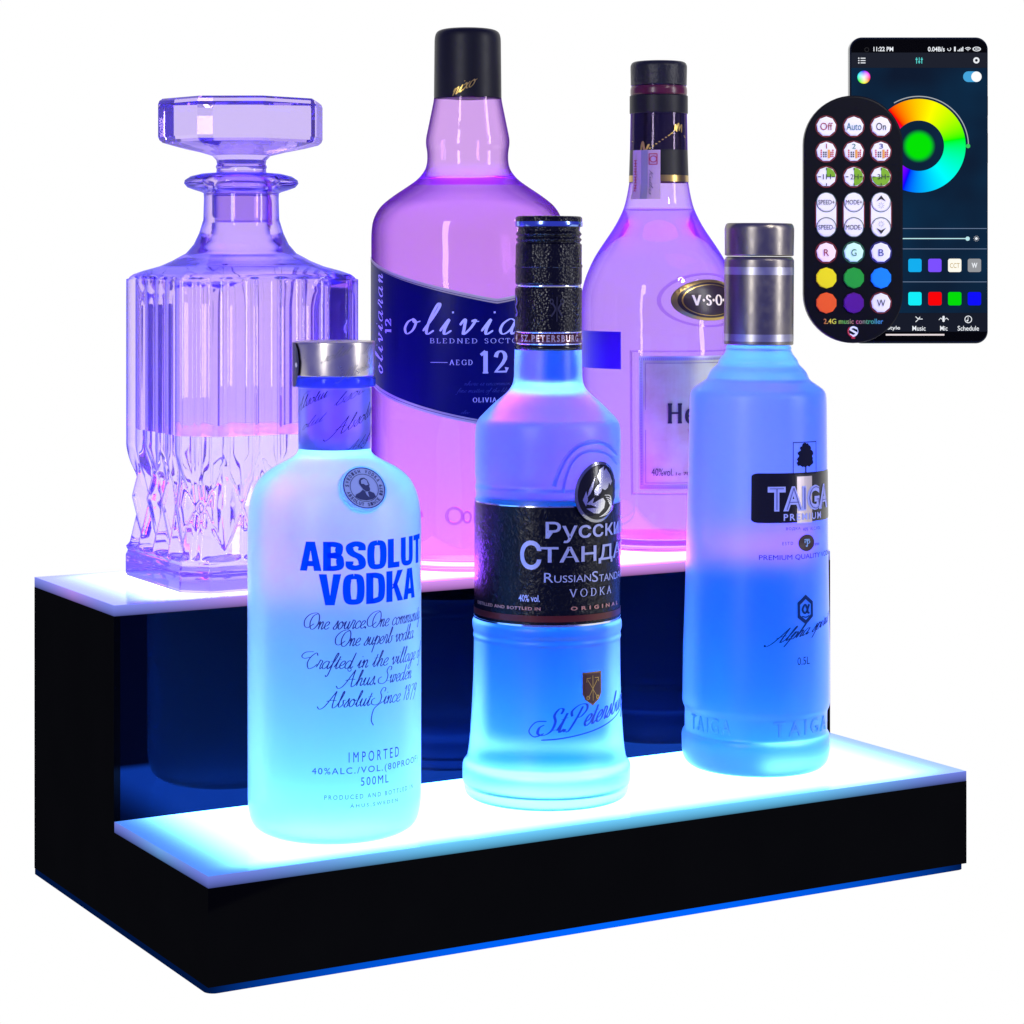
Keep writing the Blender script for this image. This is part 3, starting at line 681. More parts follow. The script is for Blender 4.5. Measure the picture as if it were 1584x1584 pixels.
    lathe('label_band', [(zr0, rl + .0003), (zr1, rl + .0003)], pmat('dark_red_band', (.10, .012, .010, 1), .3, metal=.3), R, cap0=False, cap1=False)
    su = b.surf(.0006, rl)
    inkb = pmat('silver_blue_ink', (.42, .46, .72, 1), .32, metal=.35)
    inkd = pmat('dark_outline_ink', (.01, .01, .012, 1), .3)
    def zz(x, y): return b.az(x, y, rl)[1]
    dg = math.radians
    A = Art()
    sans(A, 'Русский', dg(-1.5), zz(850, 840), dg(85), zz(850, 806), bold=.012)
    # tall C of the second line then small capitals
    sans(A, 'С', dg(-21), zz(820, 881), dg(-4.5), zz(820, 836), bold=.02)
    sans(A, 'ТАНДАРТ', dg(-5), zz(850, 875), dg(105), zz(850, 846), bold=.015)
    sans(A, 'R', dg(-2.5), zz(845, 901), dg(4.5), zz(845, 886), bold=.0)
    sans(A, 'USSIAN', dg(5.2), zz(860, 901), dg(35), zz(860, 890), bold=.0)
    sans(A, 'S', dg(36), zz(918, 899), dg(42), zz(918, 882.5), bold=.0)
    sans(A, 'TANDARD', dg(43), zz(930, 898), dg(88), zz(930, 887), bold=.0)
    serif(A, 'VODKA', dg(17), zz(900, 922), dg(58), zz(900, 910), .06, .16, .35, unit=rl)
    sans(A, '40% vol.', dg(-22), zz(820, 931), dg(-5.5), zz(820, 920), bold=.02)
    A.build('label_lettering', inkb, R, su, cut=.06)
    A = Art(); sans(A, 'DISTILLED AND BOTTLED IN', dg(-68), zz(800, 943), dg(-5), zz(800, 938), bold=.02, space=1.1)
    sans(A, 'ORIGINAL', dg(18), zz(890, 943.5), dg(70), zz(890, 937.5), bold=.03, space=1.8)
    A.build('band_lettering', pmat('copper_ink', (.55, .25, .2, 1), .35, metal=.4), R, su, cut=.06)
    # oval medallion: domed plate with swirl bird
    ma, mz = b.az(917.5, 760, rl); mw, mh = 31.0 * k / math.cos(ma) * .95, 44.5 * k
    def med(x, y, h):
        q = max(0, 1 - (x / mw) ** 2 - (y / mh) ** 2); a = ma + x / rl; rr = rl + .0012 + .0016 * math.sqrt(q) + h
        return Vector((rr * math.sin(a), -rr * math.cos(a), mz + y + x * .06))
    A = Art(); A.ring(0, 0, .0, 1, sx=mw, sy=mh, n=64); A.build('medallion', BLACKGLOSS, R, med, cut=.0012, cutv=.0015, thick=.0006)
    silver = pmat('polished_silver', (.82, .82, .85, 1), .22, metal=1)
    A = Art(); A.ring(0, 0, .93, 1.03, sx=mw, sy=mh, n=64); A.build('medallion_rim', pmat('dark_silver_rim', (.35, .35, .38, 1), .2, metal=1), R, lambda x, y, h: med(x, y, h + .0007), cut=.002, cutv=.002)
    A = Art()
    q = []
    def P(pts): A.poly([(x * mw, y * mh) for x, y in pts])
    P([(-.05, .30), (-.15, .55), (-.02, .78), (.2, .86), (.16, .7), (.3, .78), (.5, .55), (.62, .30), (.5, .18), (.42, .28), (.35, .12), (.2, .05), (.05, .12), (.0, .0), (-.15, -.1), (-.28, -.05), (-.3, .1), (-.18, .22)])
    P([(-.25, .55), (-.5, .15), (-.6, -.15), (-.45, .0), (-.34, .2)]); P([(-.62, .1), (-.75, -.2), (-.62, -.42), (-.55, -.2)])
    P([(-.3, -.15), (-.62, -.35), (-.3, -.33), (-.1, -.25), (.1, -.2), (.22, -.33), (.18, -.55), (-.05, -.72), (-.3, -.68), (-.6, -.5), (-.35, -.5), (-.15, -.52), (-.38, -.4)])
    for i in range(5):
        a = -.2 + i * .34
        A.stroke([((.18 + .06 * i) * mw, (-.12 - .07 * i) * mh), ((.48 + .05 * i) * mw, (-.18 - .12 * i) * mh), ((.55 - .02 * i) * mw, (-.45 - .08 * i) * mh), ((.3 - .08 * i) * mw, (-.75 - .02 * i) * mh)], .0003, .0006)
    A.build('medallion_relief', silver, R, lambda x, y, h: med(x, y, h + .0009), cut=.0012, cutv=.0015)
    # shield and signature
    pr = b.r(b.z(1090))
    def su2(off): return b.surf(off)
    sa, sz = b.az(913, 1064); w = 18 * k; hgt = 26 * k
    def shp(x, y): return (sa + x / pr, sz + y)
    A = Art(); A.poly([shp(x * w, y * hgt) for x, y in ((-1, .95), (1, .95), (1, -.3), (.75, -.62), (0, -1), (-.75, -.62), (-1, -.3))]); A.build('shield_emblem', pmat('shield_bronze', (.30, .17, .10, 1), .25, metal=.9), R, su2(.0004), cut=.05)
    A = Art(); A.poly([shp(x * w * .88, y * hgt * .90) for x, y in ((-1, .95), (1, .95), (1, -.3), (.75, -.62), (0, -1), (-.75, -.62), (-1, -.3))]); A.build('shield_field', pmat('shield_brown', (.05, .012, .010, 1), .3), R, su2(.0006), cut=.05)
    A = Art()
    for pts in ([(0, .75), (0, -.7)], [(-.5, .5), (.45, -.5)], [(.5, .5), (-.45, -.5)], [(-.62, .38), (-.6, .6), (-.2, .62)], [(.62, .38), (.6, .6), (.2, .62)]):
        A.stroke([shp(x * w, y * hgt) for x, y in pts], .0004, .0005, smooth=False, aspect=pr)
    for sg in (-1, 1): A.ring(*shp(sg * .5 * w, -.52 * hgt), .0005, .001, n=12, sx=1 / pr)
    A.build('shield_print', GOLD, R, su2(.0008))
    A = Art(); tilt = .0
    st = 0
    script(A, 'St.Petersburg', 0, 0, 1, 1, .06, .17, .45, unit=3.6)
    xs = math.radians(-4); 
    def sig(x, y):
        px = 828 + x * 150; ang = math.asin(max(-.999, min(.999, (px - 846) / 116.5))); 
        return None
    z0 = b.az(838, 1138)[1]
    A.xf(0, lambda x, y: (dg(-4) + x * dg(88), z0 + y * 34 * k * (1 - .15 * x) + x * .0095))
    A.stroke([(dg(-4), z0 - .0020), (dg(12), z0 - .0012), (dg(40), z0 + .0016), (dg(66), z0 + .0058), (dg(84), z0 + .0105)], .0006, .0006, aspect=pr)
    A.stroke([(dg(0), z0 + .0065), (dg(-8), z0 + .0060), (dg(-13), z0 + .002), (dg(-9), z0 - .0006), (dg(-2), z0 + .001)], .0005, .0006, aspect=pr)
    A.build('signature', pmat('blue_foil_ink', (.02, .06, .42, 1), .3, metal=.3), R, su2(.00035), cut=.05)
bottle_b()

# ------------------------------------------------------------------ frosted bottle with steel cap
def bottle_c():
    b = Round('vodka_bottle', 1168.5, 1.176, H1 + .0003, 'blue lit frosted bottle with grey steel cap and small black label, rightmost on the lower step', 'bottle', 'frosted vodka bottles on the lower step', lean=.0075)
    R = b.root; k = b.k
    prof = b.profile([(1182, 92, 4), (1180, 104, 8), (1168, 113, 12), (1135, 114.5, 8), (1129, 112.5, 4), (1126, 109.5, 4), (1094, 109.5, 4), (1086, 113.5, 5), (1000, 113, 0), (905, 110.5, 0), (760, 107.5, 0), (620, 105.5, 12), (604, 104, 14), (594, 90, 10), (587, 79, 5), (579, 76, 4), (572, 72, 6), (563, 62, 5), (556, 60, 4), (548, 53, 5), (541, 50, 2), (538, 51, 2), (533, 48, 0)])
    b.setprof(prof)
    fr = frosted('indigo_lit_frost', (.74, .66, 1, 1), (.015, .52, 1, 1), .46, .55, 1.36)  # glass tint stands in for the blue-violet LED light
    def sh(a, z): # slightly squared cross section
        return 1.0 + .012 * math.cos(4 * (a - .6)) * min(1, max(0, (b.z(600) - z) / .01))
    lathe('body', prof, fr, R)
    lathe('cap', b.profile([(396, 50, 0), (395, 53, 1), (352, 53.6, 4), (345.5, 50.5, 3), (345, 10, 0)], 1), GUNMETAL, R)
    lathe('neck_sleeve', b.profile([(533, 52, 0), (532, 53.6, 1), (402, 53.6, 2), (398, 51, 1), (397, 48, 0)], 1), GUNMETAL, R)
    for y0, y1 in ((425, 413), (527, 516)):
        lathe('steel_band', [(b.z(y0), 53.8 * k), (b.z(y1), 53.8 * k)], GUNLIGHT, R, cap0=False, cap1=False)
    dg = math.radians; rl = 107.5 * k
    def zz(x, y): return b.az(x, y)[1]
    su = b.surf(.0003)
    A = Art(); z0, z1 = zz(1170, 809), zz(1170, 732)
    # black label, rounded on its left and right ends
    P = rr_pts(0, 0, 1, 1, .08); 
    A.poly([(dg(-5) + x * dg(90), z0 + y * (z1 - z0)) for x, y in rr_pts(0, 0, 1, 1, .07)])
    A.build('label', pmat('black_label_gloss', (.004, .004, .006, 1), .22, spec=.6), R, su, cut=.05)
    cb = pmat('pale_blue_ink', (.40, .45, .95, 1), .4)
    dk = pmat('navy_print', (.001, .002, .025, 1), .6, spec=.1)
    su2 = b.surf(.00055); su3 = b.surf(.0008)
    gold = pmat('pearl_foil', (.72, .62, .58, 1), .3, metal=.7)
    A = Art(); A.rect(dg(33), zz(1230, 808), dg(49), zz(1230, 736)); A.build('foil_window', gold, R, b.surf(.0004), cut=.05)
    A = Art(); sans(A, 'TAIGA', dg(8), zz(1195, 791), dg(76), zz(1195, 752), bold=.045, space=1.02)
    sans(A, 'PREMIUM', dg(21), zz(1215, 804.5), dg(61), zz(1215, 794), bold=.02, space=1.3)
    A.build('label_lettering', cb, R, su2, cut=.05)
    A = Art(); sans(A, 'TAIGA', dg(9.6), zz(1195, 789), dg(74.4), zz(1195, 754.5), bold=-.035, space=1.0)
    A.build('lettering_inline', pmat('inline_indigo', (.03, .03, .30, 1), .4), R, su3, cut=.05)
    A = Art()
    xa0, xa1 = dg(29), dg(54.5); zb, zt = zz(1222, 733), zz(1222, 683)
    e = .0004; ea = e / rl
    for q in ((xa0, zb, xa1, zb + e), (xa0, zt - e, xa1, zt), (xa0, zb + e, xa0 + ea, zt - e), (xa1 - ea, zb + e, xa1, zt - e)): A.rect(*q)
    # tree
    cx = (xa0 + xa1) / 2; hh = zt - zb
    random.seed(9)
    for y, wd in ((.30, .62), (.38, .90), (.47, .95), (.56, .80), (.64, .85), (.72, .62), (.80, .60), (.88, .34), (.34, .95)):
        nb = max(2, int(wd * 6))
        for q in range(nb):
            ox = ((q + .5) / nb * 2 - 1) * wd * .0050 + (random.random() - .5) * .0009; rr = .0013 + .0007 * random.random()
            A.lift += 1
            A.poly([(cx + (ox + rr * (1 + .35 * (random.random() - .5)) * math.cos(w_)) / rl, zb + y * hh + (random.random() - .5) * .0006 + rr * .8 * (1 + .4 * (random.random() - .5)) * math.sin(w_)) for w_ in [2 * PI * i / 9 for i in range(9)]], h=(A.lift % 13) * .000008)
    A.rect(cx - .0004 / rl, zb + .02 * hh, cx + .0004 / rl, zb + .3 * hh)
    A.build('tree_print', dk, R, su2, cut=.06)
    A = Art()
    sans(A, 'ВОДКА', dg(23), zz(1210, 820), dg(36), zz(1210, 815), bold=.0, space=1.2); sans(A, '40%  ALC.VOL', dg(38.5), zz(1235, 820), dg(60), zz(1235, 815), space=1.1)
    sans(A, 'ESTD', dg(20), zz(1207, 842.5), dg(29), zz(1207, 837.5), space=1.5); sans(A, '1994', dg(50), zz(1257, 842), dg(58), zz(1257, 837.5))
    sans(A, 'PREMIUM QUALITY VODKA', dg(1.5), zz(1173, 867.5), dg(84), zz(1173, 858.5), bold=.0)
    A.build('small_print', dk, R, su2, cut=.06)
    A = Art(); sans(A, '0.5L', dg(32.5), zz(1232, 1027), dg(44.5), zz(1232, 1015), bold=-.005)
    A.build('volume_print', dk, R, su2, cut=.06)
    sg, sz = b.az(1242, 838); A = Art(); A.ring(sg, sz, 0, 12.5 * k, sx=1 / (rl * math.cos(sg)) * .95, n=32)
    A.build('oval_emblem', pmat('maroon_black', (.03, .008, .012, 1), .3), R, su2)
    A = Art(); A.stroke([(-1, .8), (-.6, 1), (1, .9)], .25, .25); A.stroke([(0, 1), (0, -1), (-.5, -.9)], .35, .35); A.stroke([(-.7, -.1), (-.7, .5), (.8, .5), (.8, -.1), (.2, -.3)], .2, .3)
    A.fit(0, sg - 6 * k / rl, sz - 6 * k, sg + 6 * k / rl, sz + 6 * k); A.build('oval_monogram', pmat('monogram_blue', (.25, .45, .8, 1), .4), R, su3)
    ha, hz = b.az(1241, 941); A = Art()
    hp = [(ha + 15.6 * k * 1.14 * math.sin(i * PI / 3) * .95 / rl, hz + 22.5 * k * math.cos(i * PI / 3)) for i in range(6)]
    hp = [(x, y) for x, y in hp]
    ring_in = [(ha + (x - ha) * .70, hz + (y - hz) * .70) for x, y in hp]
    for i in range(6): A.tri([hp[i], hp[(i + 1) % 6], ring_in[(i + 1) % 6], ring_in[i]], [(0, 1, 2, 3)])
    ux = 7 * k / rl; uy = 7 * k
    A.stroke([(ha + ux * .95, hz + uy * 1.1), (ha + ux * .45, hz - uy * .1), (ha - ux * .2, hz - uy * .8), (ha - ux * .85, hz), (ha - ux * .2, hz + uy * 1.05), (ha + ux * .4, hz + uy * .2), (ha + ux * .6, hz - uy * .7), (ha + ux * 1.05, hz - uy * .7)], .0009, .0012, aspect=rl)
    A.stroke([(ha - 7 * k / rl, hz - 9.5 * k), (ha, hz - 11.5 * k), (ha + 7 * k / rl, hz - 9.5 * k)], .0006, aspect=rl)
    z0 = zz(1190, 996)
    st = len(A.V); script(A, 'Alpha spirit', 0, 0, 1, 1, .09, .17, .7, unit=3.4)
    A.xf(st, lambda x, y: (dg(11) + x * dg(60), z0 + y * 17 * k + x * .0078))
    A.build('signature', pmat('steel_blue_ink', (.002, .02, .12, 1), .6, spec=.1), R, su2, cut=.06)
    A = Art(); zb_, zt_ = zz(1210, 1139), zz(1210, 1116)
    sans(A, 'TAIGA', dg(14), zb_, dg(74), zt_, bold=.0, space=1.35); sans(A, 'TAIGA', dg(-62), zb_, dg(-20), zt_, bold=.0, space=1.35)
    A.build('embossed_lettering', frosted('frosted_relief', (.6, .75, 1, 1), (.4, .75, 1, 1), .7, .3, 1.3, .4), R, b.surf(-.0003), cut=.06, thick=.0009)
bottle_c()

# ------------------------------------------------------------------ tall clear bottle with navy label
def inner(prof, wall, z0, z1, n=80):
    """cavity outline from z0 (drink surface) to z1"""
    def rr(z):
        for (a, ra), (c, rc) in zip(prof, prof[1:]):
            if a <= z <= c: return ra + (rc - ra) * ((z - a) / max(c - a, 1e-9))
        return prof[-1][1]
    out = []
    for i in range(n + 1):
        z = z0 + (z1 - z0) * i / n; out.append((z, max(.003, rr(z) - wall)))
    return out
def liquid_body(R, prof, wall, z0, z1, mat):
    P = inner(prof, wall, z0, z1, 90); r0 = P[0][1]
    foot = [(z0 + .0035 * (1 - q / 6), r0 * q / 6) for q in range(1, 6)]   # punt pushed up in the middle
    P = foot + [(z0 + .0004, r0 * .96), (z0 + .0018, r0)] + [p for p in P if p[0] > z0 + .002] + [(z1 + .0001, P[-1][1] * .5)]
    return lathe('liquid_body', P, mat, R, seg=96)
def bottle_w():
    b = Round('whisky_bottle', 723.5, 1.213, H2 + .0002, 'tall clear bottle with black cap and navy chevron label, behind the middle of the shelf', 'bottle')
    R = b.root; k = b.k
    prof = b.profile([(868.5, 128, 3), (867, 134, 4), (858, 140, 6), (852, 137, 4), (846, 142, 6), (830, 147, 10), (812, 149, 6), (360, 149, 12), (340, 146.5, 14), (320, 136, 14), (304, 116, 16), (289, 93, 12), (277, 76, 10), (262, 65, 8), (250, 62.5, 6), (236, 62.5, 6), (219, 65.5, 10), (190, 59.5, 12), (158, 53, 0), (150, 52, 0)])
    b.setprof(prof)
    gl = glass('violet_lit_glass', (.91, .70, .95, 1), 0, 1.46, .30, .04, (.80, .50, 1, 1), (.16, .05, .36, 1, .32, .80))  # violet light from the step is put into the glass tint
    lathe('body', prof, gl, R, cap1=False)
    cav = inner(prof, .0022, b.z(290), b.z(152))
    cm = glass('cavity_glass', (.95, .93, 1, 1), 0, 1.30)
    lathe('neck_cavity', cav, cm, R, flip=True, cap0=False)
    A_ = [(b.z(290), cav[0][1] * .999), (b.z(290) - .00005, cav[0][1] * .6)]
    V = [(0, 0, b.z(290))]; rr = cav[0][1]; n = 96
    V += [(rr * math.sin(2 * PI * i / n), -rr * math.cos(2 * PI * i / n), b.z(290)) for i in range(n)]
    mesh('liquid', V, [(0, 1 + i, 1 + (i + 1) % n) for i in range(n)], glass('liquid_surface_rose_lit', (1, .45, .95, 1), .02, 1.33, 0, .6, (1, .12, .9, 1)), R)  # magenta glow of the drink line is put into its colour
    liquid_body(R, prof, .0036, b.z(852), b.z(290) - .0004, glass('rose_lit_liquid', (.97, .88, .98, 1), .02, .90, .8, .19, (.66, .12, 1, 1)))  # liquid coloured to carry the violet glow from below
    lathe('cap', b.profile([(154, 49, 0), (153.6, 52.3, 1), (58, 51.3, 8), (49, 48, 6), (45.5, 38, 5), (45, 5, 0)], 1), BLACKMATT, R)
    dg = math.radians
    def zz(x, y, r=149 * k): return b.az(x, y, r)[1]
    rl = 149.2 * k; c0 = dg(17); e0 = dg(-84)
    zTc, zTe = zz(765, 462), zz(578, 396) ; zBc, zBe = zz(765, 660), zz(583, 590)
    def lab(name, mat, inset, off):
        A = Art(); ia = inset / rl
        n = 40
        for s in (-1, 1):
            P = []
            top, bot = [], []
            for i in range(n + 1):
                t = i / n; a = c0 + s * (c0 - e0 - ia) * t
                # slightly sagging chevron
                cu = t ** 1.15
                top.append((a, zTc + (zTe - zTc) * cu - inset)); bot.append((a, zBc + (zBe - zBc) * t ** 1.25 + inset))
            A.tri(top + bot, [(i, i + 1, n + 2 + i, n + 1 + i) for i in range(n)])
        return A.build(name, mat, R, b.surf(off, rl))
    lab('label_border', TAUPE, 0, .0003); lab('label', NAVY, .0024, .0005)
    # hairline inside the border
    su = b.surf(.0007, rl)
    for (zc, ze, ins, ex) in ((zTc, zTe, -.0015, 1.15), (zBc, zBe, .0015, 1.25)):
        P = []; n = 40
        for i in range(-n, n + 1):
            t = i / n * .98; P.append((c0 + (c0 - e0) * t, zc + (ze - zc) * abs(t) ** ex + ins))
        A = Art(); A.stroke(P, .0003, smooth=False, aspect=rl); A.build('label_hairline', pmat('navy_hairline', (.03, .025, .10, 1), .5), R, su)
    A = Art()
    def arcx(x): return math.asin(max(-1, min(1, (x - 723.5) / 149.)))
    # main name: rounded script letters spaced apart
    script(A, 'oliviaran', arcx(628), zz(700, 517), arcx(628) + dg(112), zz(700, 470), .06, .20, .30, track=.42, unit=rl)
    A.build('script_lettering', LAVINK, R, su, cut=.06)
    A = Art()
    serif(A, 'BLEDNED SOCTCH', arcx(668), zz(720, 531), dg(33.5), zz(720, 523.5), .05, .15, .25, unit=rl)
    A2 = A
    serif(A, 'AEGD', arcx(697), zz(720, 564.5), arcx(731), zz(720, 556.5), .06, .16, .3, unit=rl)
    A.rect(arcx(669), zz(690, 561), arcx(694), zz(690, 560.2))
    serif(A, '12', arcx(741), zz(760, 577), arcx(782), zz(760, 543), .07, .20, .12, unit=rl)
    serif(A, 'EARS', arcx(791), zz(790, 563.5), arcx(791) + dg(14), zz(790, 556), .06, .16, .3, unit=rl)
    serif(A, 'OLIVIA BRE', arcx(731), zz(750, 622), arcx(731) + dg(23), zz(750, 615), .07, .18, .2, unit=rl)
    A.build('label_lettering', pmat('pale_lilac_ink', (.50, .46, .78, 1), .5), R, su, cut=.08)
    A = Art()
    script(A, 'There is uncommon', arcx(718), zz(750, 596), arcx(785), zz(750, 589), .05, .1, unit=rl); script(A, 'fine matter of the blend', arcx(708), zz(750, 607), arcx(790), zz(750, 600), .05, .1, unit=rl)
    script(A, 'oliv', arcx(713), zz(750, 640), arcx(725), zz(750, 634), unit=rl)
    A.build('fine_print', DIMINK, R, su, cut=.08)
    # sideways name at the left edge
    A = Art(); script(A, 'oliviaran', 0, 0, 1, 1, .06, .18, .25, track=.35, unit=5.5)
    zA, zB = zz(592, 578), zz(592, 420); aL, aR = arcx(597), arcx(587)
    A.xf(0, lambda x, y: (aL - y * .5 * (aL - arcx(582.5)) * 1.6, zA + x * (zB - zA)))
    st = len(A.V); serif(A, '12', 0, 0, 1, 1, .1, .22, .12, unit=1.4)
    A.xf(st, lambda x, y: (arcx(610) - y * (arcx(610) - arcx(601)), zz(605, 516) + x * (zz(605, 493) - zz(605, 516))))
    A.build('side_lettering', LAVINK, R, su)
    A = Art(); cr = 52.6 * k
    st = 0; script(A, 'nixo', 0, 0, 1, 1, .09, .2, .4, unit=1.6)
    A.xf(0, lambda x, y: (dg(-27) + x * dg(38), b.z(152.5) + y * .0062 + x * .0056))
    A.build('cap_lettering', GOLDINK, R, b.surf(.0004, cr), cut=.08)
    # moulded ring with small raised marks near the foot
    gm = glass('moulded_glass', (.88, .72, .98, 1), .03, 1.45)
    A = Art(); zc = zz(712, 798, rl)
    for px in (704,): A.ring(arcx(px), zc, .0032, .0046, n=28, sx=1 / rl)
    sans(A, 'olivia', arcx(716), zz(730, 810, rl), arcx(716) + dg(22), zz(730, 780, rl))
    sans(A, 'a', arcx(650), zz(655, 800, rl), arcx(657), zz(655, 790, rl))
    A.build('embossed_lettering', gm, R, b.surf(-.0002, 149 * k), cut=.06, thick=.0009)
bottle_w()

# ------------------------------------------------------------------ round clear bottle with cream label
def bottle_h():
    b = Round('cognac_bottle', 1019, 1.285, H2 + .0002, 'round shouldered clear bottle with black neck sleeve and cream label, at the back right', 'bottle')
    R = b.root; k = b.k
    prof = b.profile([(841.5, 100, 3), (840, 106, 4), (830, 112, 6), (824, 106, 4), (815, 112, 8), (770, 116, 20), (640, 121, 20), (480, 122, 40), (441, 118, 30), (404, 103, 30), (383, 90, 20), (350, 67, 20), (322, 53.5, 12), (300, 48.5, 6), (282, 45.5, 0), (140, 43, 0), (128, 42, 0)])
    b.setprof(prof)
    gl = glass('lilac_lit_glass', (.87, .74, 1, 1), 0, 1.46, .25, .05, (.75, .50, 1, 1), (.30, .14, .85, 1, .36, .85))  # clear glass tinted to imitate the violet lighting
    lathe('body', prof, gl, R, cap1=False)
    cav = inner(prof, .0022, b.z(326), b.z(130))
    lathe('neck_cavity', cav, glass('cavity_glass_b', (.95, .93, 1, 1), 0, 1.3), R, flip=True, cap0=False)
    rr = cav[0][1]; n = 96
    V = [(0, 0, b.z(326))] + [(rr * math.sin(2 * PI * i / n), -rr * math.cos(2 * PI * i / n), b.z(326)) for i in range(n)]
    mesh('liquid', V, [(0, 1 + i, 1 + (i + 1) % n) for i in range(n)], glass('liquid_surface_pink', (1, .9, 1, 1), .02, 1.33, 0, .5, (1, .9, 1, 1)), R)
    liquid_body(R, prof, .0034, b.z(822), b.z(326) - .0004, glass('lilac_lit_liquid', (.97, .90, 1, 1), .02, .90, .7, .19, (.62, .22, 1, 1)))  # violet glow from below painted into the liquid colour
    lathe('cap', b.profile([(133, 40, 0), (132.5, 43.2, 1), (103, 43.8, 2), (98, 42, 3), (96, 38, 1), (95.8, 5, 0)], 1), pmat('black_cork_top', (.008, .008, .009, 1), .4, bump=(500, .6, 'noise')), R)
    lathe('neck_ring', b.profile([(148, 43, 0), (146, 43.8, 2), (138, 43.8, 3), (134, 42.5, 0)], 1), pmat('dark_red_plastic', (.10, .01, .03, 1), .25), R, cap0=False, cap1=False)
    lathe('neck_collar', b.profile([(176.5, 43, 0), (176, 45, 1), (149, 45, 1), (148, 43.5, 0)], 1), BLACKMATT, R, cap0=False, cap1=False)
    lathe('neck_sleeve', b.profile([(272, 45.9, 0), (176, 42.8, 0)], 1), BLACKMATT, R, cap0=False, cap1=False)
    lathe('neck_band', b.profile([(282, 46.3, 0), (272, 46.0, 0)], 1), GOLD, R, cap0=False, cap1=False)
    dg = math.radians; nr = 45 * k
    A = Art()
    A.stroke([(0, .0), (.05, .35), (.1, .0), (.2, .25)], .05, .05)
    for i in range(8): A.disc(.22 + i * .07, .1 + .08 * i, .022, 8)
    for pts in ([(.78, .75), (.8, 1.0), (.83, .72)], [(.83, .8), (.88, 1.05), (.9, .75)], [(.9, .8), (.97, 1.0), (.97, .7)], [(.62, .55), (.75, .72)], [(1.05, .6), (1.1, .5)], [(-.3, .38), (-.25, .36)]): A.stroke(pts, .025, .03)
    A.fit(0, dg(-62), b.z(236), dg(60), b.z(192)); A.build('sleeve_lettering', GOLDINK, R, b.surf(.0009, 44.2 * k), cut=.1)
    # paper strips over the neck
    paper = pmat('pale_pink_paper', (.50, .33, .50, 1), .6); 
    A = Art(); A.rect(dg(-54), b.z(309), dg(3), b.z(234)); A.build('tax_strip', paper, R, lambda a, z, h: b.surf(.0009, max(46.5 * k, b.r(z)))(a, z, h), cut=.1, cutv=.003)
    A = Art(); A.rect(dg(-33), b.z(309), dg(-20), b.z(234)); A.build('tax_strip_fold', pmat('grey_lilac_paper', (.26, .22, .36, 1), .6), R, lambda a, z, h: b.surf(.0011, max(46.5 * k, b.r(z)))(a, z, h), cut=.1, cutv=.003)
    A = Art(); s3 = lambda a, z, h: b.surf(.0013, max(46.5 * k, b.r(z)))(a, z, h)
    for i in range(4):
        y = 250 + i * 12.5; za, zb = b.z(y + 9), b.z(y); x0, x1 = dg(-49), dg(-42)
        A.stroke([(x0, zb), (x1, zb)], .0007, aspect=nr, smooth=False); A.stroke([(x0, (za + zb) / 2), (x1, (za + zb) / 2)], .0007, aspect=nr, smooth=False)
        A.stroke([((x0 + x1) / 2, zb), ((x0 + x1) / 2, za)], .0008, aspect=nr, smooth=False); A.stroke([(x0, za), (x1, za)], .0006, aspect=nr, smooth=False)
    A.ring((dg(-17) + dg(-2)) / 2, b.z(248), .0014, .0019, n=20, sx=1 / nr)
    x0, x1, z0, z1 = dg(-17), dg(-3), b.z(256), b.z(240); 
    for q in ([(x0, z0), (x1, z0)], [(x0, z1), (x1, z1)], [(x0, z0), (x0, z1)], [(x1, z0), (x1, z1)]): A.stroke(q, .0008, aspect=nr, smooth=False)
    A.build('strip_print', pmat('red_strip_ink', (.40, .02, .08, 1), .5), R, s3)
    A = Art(); script(A, 'Kutlas', 0, 0, 1, 1, .09, .16, .3, unit=3)
    A.xf(0, lambda x, y: (dg(-17) + y * dg(7), b.z(264) - x * .013)); A.build('strip_signature', pmat('grey_strip_ink', (.08, .06, .12, 1), .5), R, s3)
    # blue back label on the flank
    def az(x): return math.asin(max(-1, min(1, (x - 1019) / 122.)))
    def zz(x, y): return b.az(x, y)[1]
    A = Art(); A.poly(rr_pts(dg(-88), zz(940, 572), az(962), zz(940, 513), .02, 5)) if False else A.rect(dg(-95), zz(950, 571), az(962.5), zz(950, 513))
    A.build('back_label', pmat('ultramarine_label', (.022, .0, .42, 1), .4), R, b.surf(.0003), cut=.06, cutv=.004)
    # oval badge
    oa, oz = az(1096), zz(1094, 464); rl = 121 * k
    ow, oh = 63 * k / math.cos(oa) * .80, 31 * k
    def badge(x, y, h):
        a = oa + x / rl; q = max(0, 1 - (x / ow) ** 2 - (y / oh) ** 2); rr = b.r(oz + y) + .0008 + .0012 * math.sqrt(q) + h
        return Vector((rr * math.sin(a), -rr * math.cos(a), oz + y))
    A = Art(); A.ring(0, 0, 0, 1, sx=ow, sy=oh, n=64); A.build('badge', pmat('badge_plum', (.02, .008, .018, 1), .3), R, badge, cut=.0012, cutv=.0012, thick=.0006)
    A = Art(); A.ring(0, 0, .86, .99, sx=ow, sy=oh, n=64); A.ring(0, 0, .73, .765, sx=ow, sy=oh, n=64); A.build('badge_rim', GOLD, R, lambda x, y, h: badge(x, y, h + .0008), cut=.002)
    A = Art(); unit = 1.0
    sw = ow * .52
    serif(A, 'V', -sw, -oh * .24, -sw * .60, oh * .24, .10, .26); serif(A, 'S', -sw * .36, -oh * .24, -sw * .08, oh * .24, .10, .26); serif(A, 'O', sw * .16, -oh * .24, sw * .52, oh * .24, .10, .26); serif(A, 'P', sw * .74, -oh * .24, sw * 1.05, oh * .24, .10, .26)
    for q in (-.47, .04, .63): A.disc(sw * q, 0, oh * .07, 10)
    A.build('badge_lettering', pmat('ivory_ink', (.85, .75, .6, 1), .35), R, lambda x, y, h: badge(x, y, h + .0010), cut=.002)
